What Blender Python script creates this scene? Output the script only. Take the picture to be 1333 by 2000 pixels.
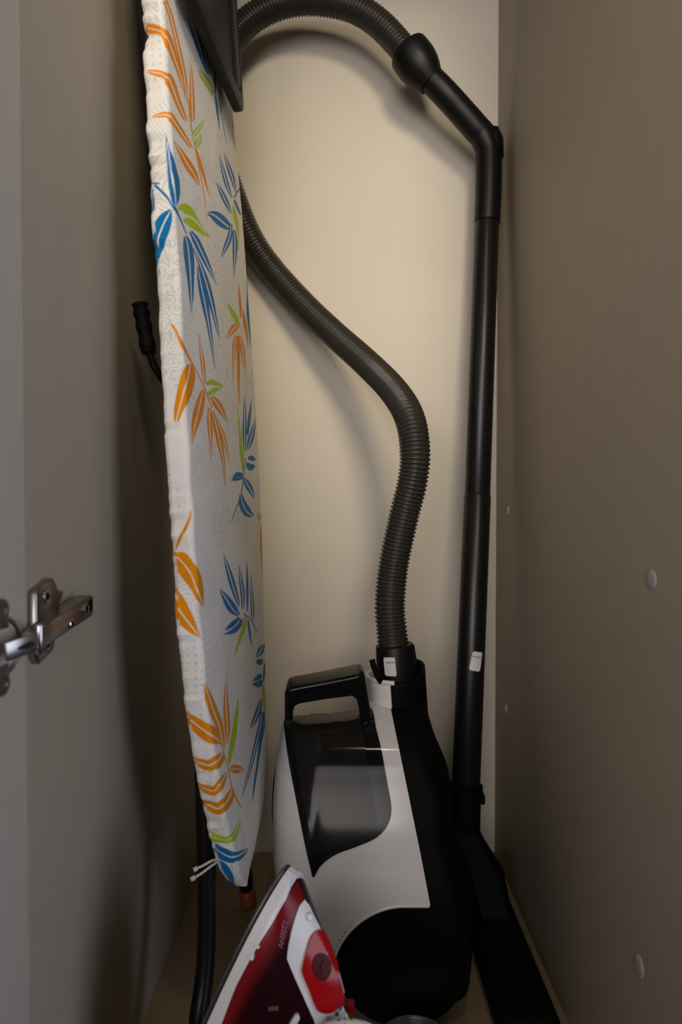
import bpy, bmesh, math, random
import numpy as np
from mathutils import Vector, Matrix, geometry
from mathutils.bvhtree import BVHTree

C = bpy.context.scene.collection
for _o in list(bpy.data.objects): bpy.data.objects.remove(_o)

# ------------------------------------------------------------------ camera, world, lamps, exposure
EYE = 0.534                       # eye height above the cabinet floor
FPX = 2000*24/36.0                # focal length in pixels of the 1333 x 2000 frame
PITCH = math.atan(28/FPX)
sc = bpy.context.scene
cam = bpy.data.objects.new('camera', bpy.data.cameras.new('camera')); C.objects.link(cam)
cam.data.sensor_fit = 'VERTICAL'; cam.data.sensor_height = 36; cam.data.sensor_width = 24; cam.data.lens = 24
cam.data.clip_start = 0.02
cam.location = (0, 0, EYE); cam.rotation_euler = (math.pi/2-PITCH, 0, 0)
cam.data.dof.use_dof = True; cam.data.dof.focus_distance = 0.72; cam.data.dof.aperture_fstop = 6.3
sc.camera = cam

world = bpy.data.worlds.new('room light'); sc.world = world; world.use_nodes = True
bgn = world.node_tree.nodes['Background']
bgn.inputs[0].default_value = (1.0, 0.88, 0.74, 1); bgn.inputs[1].default_value = 0.003

def area(name, loc, target, size, power, color, shape='DISK', sy=None):
    l = bpy.data.lights.new(name, 'AREA'); l.shape = shape; l.size = size; l.energy = power; l.color = color
    if sy: l.size_y = sy
    o = bpy.data.objects.new(name, l); C.objects.link(o); o.location = loc
    o.rotation_euler = (Vector(target)-Vector(loc)).to_track_quat('-Z', 'Y').to_euler()
    return o
def spot(name, loc, target, power, color, cone, radius):
    l = bpy.data.lights.new(name, 'SPOT'); l.energy = power; l.color = color; l.spot_size = math.radians(cone); l.spot_blend = 1.0; l.shadow_soft_size = radius
    o = bpy.data.objects.new(name, l); C.objects.link(o); o.location = loc
    o.rotation_euler = (Vector(target)-Vector(loc)).to_track_quat('-Z', 'Y').to_euler(); return o
spot('hall_lamp', (0.29, -0.60, 1.50), (0.02, 1.018, 0.84), 70.0, (1.0, 0.85, 0.60), 36, 0.20)
area('ceiling_lamp', (0.12, -0.10, 1.90), (0.05, 0.75, 0.30), 0.085, 1.5, (1.0, 0.84, 0.62))
ff = area('front_fill', (-0.35, -1.6, 1.05), (0.0, 0.9, 0.94), 1.2, 4.8, (1.0, 0.94, 0.895), 'RECTANGLE', 1.0)  # added fill light behind the camera, stands for no real window
ff.data.spread = math.radians(70)
area('side_window', (1.40, -0.30, 0.60), (-0.2, 0.45, 0.60), 0.8, 10.6, (0.77, 0.83, 1.0), 'RECTANGLE', 1.2)

sc.view_settings.view_transform = 'Standard'; sc.view_settings.look = 'None'
sc.view_settings.gamma = 1.0; sc.view_settings.use_curve_mapping = False
sc.view_settings.exposure = 0.0

# ------------------------------------------------------------------ materials (all procedural)
def srgb(r, g, b):
    f = lambda c: (c/255/12.92) if c/255 <= .04045 else ((c/255+.055)/1.055)**2.4
    return (f(r), f(g), f(b), 1)
def mat(name, col, rough=.5, metal=0.0, spec=.5, mottle=0.0, mscale=8.0, bump=0.0, bscale=300.0, coat=0.0, transmission=0.0, alpha=1.0):
    m = bpy.data.materials.new(name); m.use_nodes = True
    nt = m.node_tree; p = nt.nodes['Principled BSDF']
    col = tuple(col)+((1,) if len(col) == 3 else ())
    p.inputs['Base Color'].default_value = col
    p.inputs['Roughness'].default_value = rough; p.inputs['Metallic'].default_value = metal
    p.inputs['Specular IOR Level'].default_value = spec; p.inputs['Coat Weight'].default_value = coat
    p.inputs['Transmission Weight'].default_value = transmission; p.inputs['Alpha'].default_value = alpha
    tc = nt.nodes.new('ShaderNodeTexCoord')
    n = nt.nodes.new('ShaderNodeTexNoise'); n.inputs['Scale'].default_value = mscale; n.inputs['Detail'].default_value = 5
    nt.links.new(tc.outputs['Object'], n.inputs['Vector'])
    mx = nt.nodes.new('ShaderNodeMix'); mx.data_type = 'RGBA'
    mx.inputs[6].default_value = tuple(c*(1-mottle) for c in col[:3])+(1,)
    mx.inputs[7].default_value = tuple(min(1, c*(1+mottle)) for c in col[:3])+(1,)
    nt.links.new(n.outputs['Fac'], mx.inputs[0]); nt.links.new(mx.outputs[2], p.inputs['Base Color'])
    if bump:
        b = nt.nodes.new('ShaderNodeTexNoise'); b.inputs['Scale'].default_value = bscale; b.inputs['Detail'].default_value = 3
        nt.links.new(tc.outputs['Object'], b.inputs['Vector'])
        bp = nt.nodes.new('ShaderNodeBump'); bp.inputs['Strength'].default_value = bump; bp.inputs['Distance'].default_value = .002
        nt.links.new(b.outputs['Fac'], bp.inputs['Height']); nt.links.new(bp.outputs['Normal'], p.inputs['Normal'])
    return m
M = {
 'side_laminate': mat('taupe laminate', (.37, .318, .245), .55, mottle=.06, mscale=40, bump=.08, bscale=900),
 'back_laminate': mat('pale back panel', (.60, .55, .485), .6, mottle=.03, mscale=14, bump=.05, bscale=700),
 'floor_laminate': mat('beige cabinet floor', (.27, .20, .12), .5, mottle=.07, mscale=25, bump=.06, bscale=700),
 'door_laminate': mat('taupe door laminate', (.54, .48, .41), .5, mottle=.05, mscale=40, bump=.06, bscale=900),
 'cap': mat('grey screw cap', (.42, .41, .42), .4),
 'black': mat('black plastic', (.0045, .0045, .005), .42, spec=.25, mottle=.1),
 'black_matte': mat('matt black plastic', (.0028, .0028, .0032), .6, spec=.08),
 'black_gloss': mat('glossy smoked plastic', (.006, .006, .0075), .12, spec=.20),
 'smoke': mat('smoked clear plastic', (.013, .012, .0115), .12, spec=.16, mottle=.3, mscale=18),
 'white': mat('glossy white plastic', (.72, .70, .71), .14, spec=.5, mottle=.02),
 'white_matte': mat('white plastic', (.68, .67, .69), .35),
 'hose': mat('dark grey hose plastic', (.030, .027, .024), .30, spec=.5),
 'tube': mat('black lacquered tube', (.007, .0068, .0072), .33, spec=.35),
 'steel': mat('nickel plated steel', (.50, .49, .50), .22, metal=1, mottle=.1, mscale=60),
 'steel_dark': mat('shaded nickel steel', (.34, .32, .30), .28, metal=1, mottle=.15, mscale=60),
 'cup_steel': mat('brushed hinge cup', (.36, .34, .34), .38, metal=1, mottle=.1, mscale=60),
 'red': mat('translucent red plastic', (.24, .005, .008), .3, spec=.3),
 'red_bright': mat('clear red window', (.33, .006, .009), .16, spec=.3, mottle=.3, mscale=40),
 'red_dark': mat('deep red plastic', (.06, .003, .005), .4, spec=.12),
 'maroon': mat('dark maroon', (.020, .003, .005), .35, spec=.3),
 'sole': mat('dark grey soleplate', (.10, .10, .105), .35, metal=.6),
 'lavender': mat('lavender lettering', (.20, .12, .22), .6),
 'faint_mark': mat('faint grey lettering', (.20, .13, .13), .5),
 'ink': mat('dark ink', (.03, .03, .035), .6),
 'blue_ink': mat('dark blue mark', (.012, .03, .07), .4),
 'paper': mat('white sticker paper', (.66, .65, .66), .5),
 'cord_white': mat('off white cotton cord', (.60, .57, .50), .9, bump=.3, bscale=1500),
 'orange_foot': mat('orange rubber', (.30, .07, .012), .5),
 'rim': mat('grey translucent plastic', (.05, .05, .052), .25),
 'plate': mat('dark grey steel plate', (.014, .0138, .0145), .45, spec=.3),
 'frame': mat('black steel frame', (.004, .004, .0045), .45, spec=.25),
}

# ------------------------------------------------------------------ helpers
def at(px, py, y):
    """world point at depth y on the sight line through a point of the 1333 x 2000 frame (used to take measurements off the photograph)"""
    c, s = math.cos(PITCH), math.sin(PITCH)
    d = Vector((px-666.5, FPX*c+(1000-py)*s, -FPX*s+(1000-py)*c))
    return Vector((0, 0, EYE))+d*(y/d.y)
def ray(px, py):
    return (at(px, py, 1.0)-Vector((0, 0, EYE))).normalized()
def put(name, verts, faces, m, parent=None, smooth=True, auto=None):
    off = Vector((0, 0, 0))
    p = parent
    while p is not None:
        off += p.location; p = p.parent
    me = bpy.data.meshes.new(name)
    me.from_pydata([tuple(Vector(v)-off) for v in verts], [], [tuple(f) for f in faces])
    bm = bmesh.new(); bm.from_mesh(me); bmesh.ops.recalc_face_normals(bm, faces=bm.faces); bm.to_mesh(me); bm.free()
    me.materials.append(m if not isinstance(m, str) else M[m])
    me.polygons.foreach_set('use_smooth', [smooth]*len(me.polygons))
    if auto and smooth: me.set_sharp_from_angle(angle=math.radians(auto))
    o = bpy.data.objects.new(name, me); C.objects.link(o)
    if parent: o.parent = parent
    return o
def thing(name, label, cat, loc, group=None):
    o = bpy.data.objects.new(name, None); C.objects.link(o); o.location = loc
    o.empty_display_size = .05
    o['label'] = label; o['category'] = cat
    if group: o['group'] = group
    return o
def tag(o, label, cat): o['label'] = label; o['category'] = cat; return o
def struct(o): o['kind'] = 'structure'; return o
def base(o, pt):
    """move a single-mesh thing's origin to pt"""
    pt = Vector(pt); o.data.transform(Matrix.Translation(-pt)); o.location = pt; return o
def bevel_mesh(verts, faces, w, seg=3, ang=30):
    bm = bmesh.new(); vs = [bm.verts.new(v) for v in verts]
    for f in faces: bm.faces.new([vs[i] for i in f])
    bmesh.ops.recalc_face_normals(bm, faces=bm.faces)
    es = [e for e in bm.edges if len(e.link_faces) == 2 and e.calc_face_angle(0) > math.radians(ang)]
    bmesh.ops.bevel(bm, geom=es, offset=w, segments=seg, affect='EDGES', profile=.5, clamp_overlap=True)
    bm.verts.index_update()
    r = [v.co.copy() for v in bm.verts], [[v.index for v in f.verts] for f in bm.faces]
    bm.free(); return r
def box(name, cx, sx, m, parent=None, w=.0015, axes=None, seg=2):
    """bevelled box: centre, full size, optional 3 axis vectors"""
    A = axes or (Vector((1,0,0)), Vector((0,1,0)), Vector((0,0,1)))
    A = [Vector(a).normalized() for a in A]; cx = Vector(cx)
    vs = [cx+A[0]*(i*sx[0]/2)+A[1]*(j*sx[1]/2)+A[2]*(k*sx[2]/2) for i in (-1,1) for j in (-1,1) for k in (-1,1)]
    fs = [(0,1,3,2),(4,6,7,5),(0,4,5,1),(2,3,7,6),(0,2,6,4),(1,5,7,3)]
    if w: vs, fs = bevel_mesh(vs, fs, w, seg)
    return put(name, vs, fs, m, parent, smooth=True, auto=35)
def prism(name, pts, d, m, parent=None, w=.002, seg=3, ang=50):
    """extrude a planar outline (3D points) by vector d, rims bevelled"""
    n = len(pts); d = Vector(d); pts = [Vector(p) for p in pts]
    vs = pts+[p+d for p in pts]
    fs = [list(range(n)), list(range(n, 2*n))[::-1]]+[[i, (i+1) % n, n+(i+1) % n, n+i] for i in range(n)]
    if w:
        bm = bmesh.new(); bv = [bm.verts.new(v) for v in vs]
        for f in fs: bm.faces.new([bv[i] for i in f])
        bm.edges.ensure_lookup_table()
        cap = set(bm.faces[:][:2]); bm.faces.ensure_lookup_table(); caps = (bm.faces[0], bm.faces[1])
        es = [e for e in bm.edges if any(f in caps for f in e.link_faces)]
        bmesh.ops.recalc_face_normals(bm, faces=bm.faces)
        bmesh.ops.bevel(bm, geom=es, offset=w, segments=seg, affect='EDGES', profile=.5, clamp_overlap=True)
        bmesh.ops.triangulate(bm, faces=[f for f in bm.faces if len(f.verts) > 4])
        bm.verts.index_update()
        vs = [v.co.copy() for v in bm.verts]; fs = [[v.index for v in f.verts] for f in bm.faces]; bm.free()
    return put(name, vs, fs, m, parent, auto=ang)
def spline(pts, n=12):
    P = [Vector(p) for p in pts]; Q = [2*P[0]-P[1]]+P+[2*P[-1]-P[-2]]; out = []
    for i in range(1, len(Q)-2):
        for k in range(n):
            t = k/n; a, b, c, d = Q[i-1], Q[i], Q[i+1], Q[i+2]
            out.append(.5*((2*b)+(c-a)*t+(2*a-5*b+4*c-d)*t*t+(3*b-a-3*c+d)*t**3))
    out.append(P[-1]); return out
def resample(path, step):
    L = [0.0]
    for a, b in zip(path, path[1:]): L.append(L[-1]+(b-a).length)
    n = max(2, int(L[-1]/step)); out = []; j = 0
    for i in range(n+1):
        s = L[-1]*i/n
        while j < len(L)-2 and L[j+1] < s: j += 1
        t = (s-L[j])/max(1e-9, L[j+1]-L[j]); out.append(path[j].lerp(path[j+1], t))
    return out, L[-1]
def sweep(name, path, rad, m, parent=None, seg=20, cap=True, squash=None, uv=False, auto=None):
    """tube along path; rad is a number, a list, or a function of index"""
    P = [Vector(p) for p in path]; n = len(P)
    R = [rad(i) if callable(rad) else (rad[i] if isinstance(rad, (list, tuple)) else rad) for i in range(n)]
    T = []
    for i in range(n):
        T.append((P[min(i+1, n-1)]-P[max(i-1, 0)]).normalized())
    ref = Vector((0, 1, 0)) if abs(T[0].y) < .9 else Vector((1, 0, 0))
    N = (ref-T[0]*ref.dot(T[0])).normalized(); vs = []; fs = []
    for i in range(n):
        N = (N-T[i]*N.dot(T[i])).normalized(); Bn = T[i].cross(N)
        for k in range(seg):
            a = 2*math.pi*k/seg
            vs.append(P[i]+(N*math.cos(a)+Bn*math.sin(a)*(squash or 1))*R[i])
    for i in range(n-1):
        for k in range(seg):
            fs.append((i*seg+k, i*seg+(k+1) % seg, (i+1)*seg+(k+1) % seg, (i+1)*seg+k))
    if cap: fs += [tuple(range(seg))[::-1], tuple((n-1)*seg+k for k in range(seg))]
    o = put(name, vs, fs, m, parent, auto=auto)
    return o
def rod(name, a, b, r, m, parent=None, seg=24, r2=None, rnd=.0015):
    a = Vector(a); b = Vector(b); d = (b-a).normalized(); r2 = r if r2 is None else r2
    rnd = min(rnd, r*.5, (b-a).length*.3)
    pts = [a, a+d*rnd*.3, a+d*rnd, b-d*rnd, b-d*rnd*.3, b]
    return sweep(name, pts, [r-rnd, r-rnd*.3, r, r2, r2-rnd*.3, r2-rnd], m, parent, seg, auto=50)
def disc(name, c, axis, prof, m, parent=None, seg=48):
    """lathe about axis through c: prof = [(radius, height along axis)]"""
    ax = Vector(axis).normalized(); u = ax.orthogonal().normalized(); v = ax.cross(u); c = Vector(c)
    vs = []; fs = []; n = len(prof)
    for r, h in prof:
        for k in range(seg):
            a = 2*math.pi*k/seg; vs.append(c+ax*h+(u*math.cos(a)+v*math.sin(a))*max(r, 1e-5))
    for i in range(n-1):
        for k in range(seg): fs.append((i*seg+k, i*seg+(k+1) % seg, (i+1)*seg+(k+1) % seg, (i+1)*seg+k))
    fs += [tuple(range(seg))[::-1], tuple((n-1)*seg+k for k in range(seg))]
    return put(name, vs, fs, m, parent, auto=35)
def bvh_of(*obs):
    vs = []; fs = []
    for o in obs:
        off = Vector((0, 0, 0)); p = o
        while p is not None: off += p.location; p = p.parent
        k = len(vs); vs += [v.co+off for v in o.data.vertices]; fs += [[k+i for i in f.vertices] for f in o.data.polygons]
    return BVHTree.FromPolygons(vs, fs)
def densify(poly, step, closed=True):
    out = []; n = len(poly)
    for i in range(n if closed else n-1):
        a = Vector(poly[i]); b = Vector(poly[(i+1) % n]); k = max(1, int((b-a).length/step))
        out += [a.lerp(b, j/k) for j in range(k)]
    return out
def smooth_poly(poly, n=5):
    P = [Vector((p[0], p[1], 0)) for p in poly]; k = len(P); out = []
    for i in range(k):
        a, b, c, d = P[i-1], P[i], P[(i+1) % k], P[(i+2) % k]
        for j in range(n):
            t = j/n; q = .5*((2*b)+(c-a)*t+(2*a-5*b+4*c-d)*t*t+(3*b-a-3*c+d)*t**3); out.append((q.x, q.y))
    return out
def panel(name, poly, surf, m, parent, off=.001, thick=.003, grid=7.0, smooth=True, step=4.0, yguess=.7, tone=None, push=None):
    """a moulded panel that follows a surface: the outline is laid on the body (bvh), given thickness and a proud height"""
    if smooth: poly = smooth_poly(poly)
    D = [Vector((p[0], p[1])) for p in densify(poly, step)]; nb = len(D)
    xs = [p.x for p in D]; ys = [p.y for p in D]
    def inside(x, y):
        c = False; j = nb-1
        for i in range(nb):
            if (D[i].y > y) != (D[j].y > y) and x < (D[j].x-D[i].x)*(y-D[i].y)/(D[j].y-D[i].y)+D[i].x: c = not c
            j = i
        return c
    pts = list(D); x = min(xs)+grid/2
    while x < max(xs):
        y = min(ys)+grid/2
        while y < max(ys):
            if inside(x, y) and min((x-d.x)**2+(y-d.y)**2 for d in D) > (grid*.45)**2: pts.append(Vector((x, y)))
            y += grid
        x += grid
    V, E, F, OV, _, _ = geometry.delaunay_2d_cdt(pts, [(i, (i+1) % nb) for i in range(nb)], [], 1, 1e-4)
    eye = Vector((0, 0, EYE)); top = []; bot = []
    for v in V:
        hitp, nrm, _, _ = surf.ray_cast(eye, ray(v.x, v.y))
        if hitp is None: hitp, nrm, _, _ = surf.find_nearest(at(v.x, v.y, yguess))
        if nrm.dot(eye-hitp) < 0: nrm = -nrm
        top.append(hitp+nrm*off); bot.append(hitp-nrm*thick)
    n = len(V); fs = [list(f) for f in F]; cnt = {}
    for f in F:
        for i in range(len(f)):
            e = (f[i], f[(i+1) % len(f)]); cnt[e] = cnt.get(e, 0)+1
    rim = [e for e in cnt if (e[1], e[0]) not in cnt]
    fs += [[n+i for i in f][::-1] for f in F]+[[a, n+a, n+b, b] for a, b in rim]
    o = put(name, top+bot, fs, m, parent, auto=45)
    if tone:
        at_ = o.data.color_attributes.new('tone', 'FLOAT_COLOR', 'POINT')
        vals = [tone(v.x, v.y) for v in V]; vals += vals
        at_.data.foreach_set('color', [c for t in vals for c in (t, t, t, 1)])
    return o

# ------------------------------------------------------------------ the cabinet (setting)
XL, XR, YB, YF, ZC = -0.202, 0.2315, 1.018, 0.435, 1.40
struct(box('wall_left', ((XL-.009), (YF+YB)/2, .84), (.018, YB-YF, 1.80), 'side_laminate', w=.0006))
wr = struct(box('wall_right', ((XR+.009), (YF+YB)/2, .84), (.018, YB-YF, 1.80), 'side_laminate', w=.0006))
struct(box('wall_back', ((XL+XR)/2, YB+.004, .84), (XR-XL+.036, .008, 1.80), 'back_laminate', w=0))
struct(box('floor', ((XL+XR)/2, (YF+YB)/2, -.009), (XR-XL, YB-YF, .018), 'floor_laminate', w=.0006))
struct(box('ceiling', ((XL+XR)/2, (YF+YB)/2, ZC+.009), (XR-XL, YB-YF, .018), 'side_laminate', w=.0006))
for (y, z, r) in ((.507, -.061, .0075), (.522, -.363, .0082), (.945, -.018, .006), (.951, -.296, .006)):
    disc('screw_cap', (XR-.0001, y, EYE+z), (-1, 0, 0), [(r, -.001), (r, .0004), (r*.9, .0009), (r*.5, .0011), (0, .0012)], 'cap', wr, 32)
# the open door, hinged on the left wall
DA = math.radians(10)
dd = Vector((-math.sin(DA), -math.cos(DA), 0)); dn_ = Vector((-math.cos(DA), math.sin(DA), 0))
dorg = Vector((XL+.0003, YF-.0002, .84))
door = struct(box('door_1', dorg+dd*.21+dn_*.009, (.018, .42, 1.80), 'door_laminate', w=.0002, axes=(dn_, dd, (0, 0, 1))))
# ---- ironing board geometry: board plane X = BA - BB*z + BC*d (z measured from eye height EYE, d = depth) ----

BS = 0.92
BA, BB, BC, BT = -0.195*BS, 0.063, 0.094, 0.0225*BS
ZTIP, ZTOP = -0.4160*BS, 0.62*BS
_nv = np.array([1.0, -BC, BB]); BN = _nv/np.linalg.norm(_nv)
_nz = np.array([[.0,.7235],[.04,.7195],[.063,.7165],[.09,.7125],[.13,.705],[.2,.692],[.265,.678],[.33,.66],[.412,.64],[.469,.629],[.53,.623],[.617,.621],[.768,.628],[.877,.634],[.927,.638],[1.02,.645]])
_fz = np.array([[.0,.7235],[.04,.7285],[.063,.7345],[.09,.747],[.12,.767],[.16,.800],[.205,.830],[.28,.855],[.36,.875],[.45,.895],[.54,.912],[.68,.936],[.82,.937],[.9,.931],[.96,.914],[1.02,.90]])
def hermite(tab, x):
    X, Y = tab[:,0], tab[:,1]
    m = np.gradient(Y, X)
    i = np.clip(np.searchsorted(X, x)-1, 0, len(X)-2)
    h = X[i+1]-X[i]; t = (x-X[i])/h
    return (2*t**3-3*t**2+1)*Y[i]+(t**3-2*t**2+t)*h*m[i]+(-2*t**3+3*t**2)*Y[i+1]+(t**3-t**2)*h*m[i+1]
def edge_near(z): return BS*hermite(_nz, np.sqrt(np.maximum((z-ZTIP)/BS, 0)))
def edge_far(z): return BS*hermite(_fz, np.sqrt(np.maximum((z-ZTIP)/BS, 0)))
def board_point(d, z, k):
    """point of the board: depth d and height z on the face plane, k metres behind the face"""
    d = np.asarray(d, float); z = np.asarray(z, float); k = np.asarray(k, float)
    X = BA-BB*z+BC*d
    return np.stack([X-k*BN[0], d-k*BN[1], EYE+z-k*BN[2]], -1)
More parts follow.
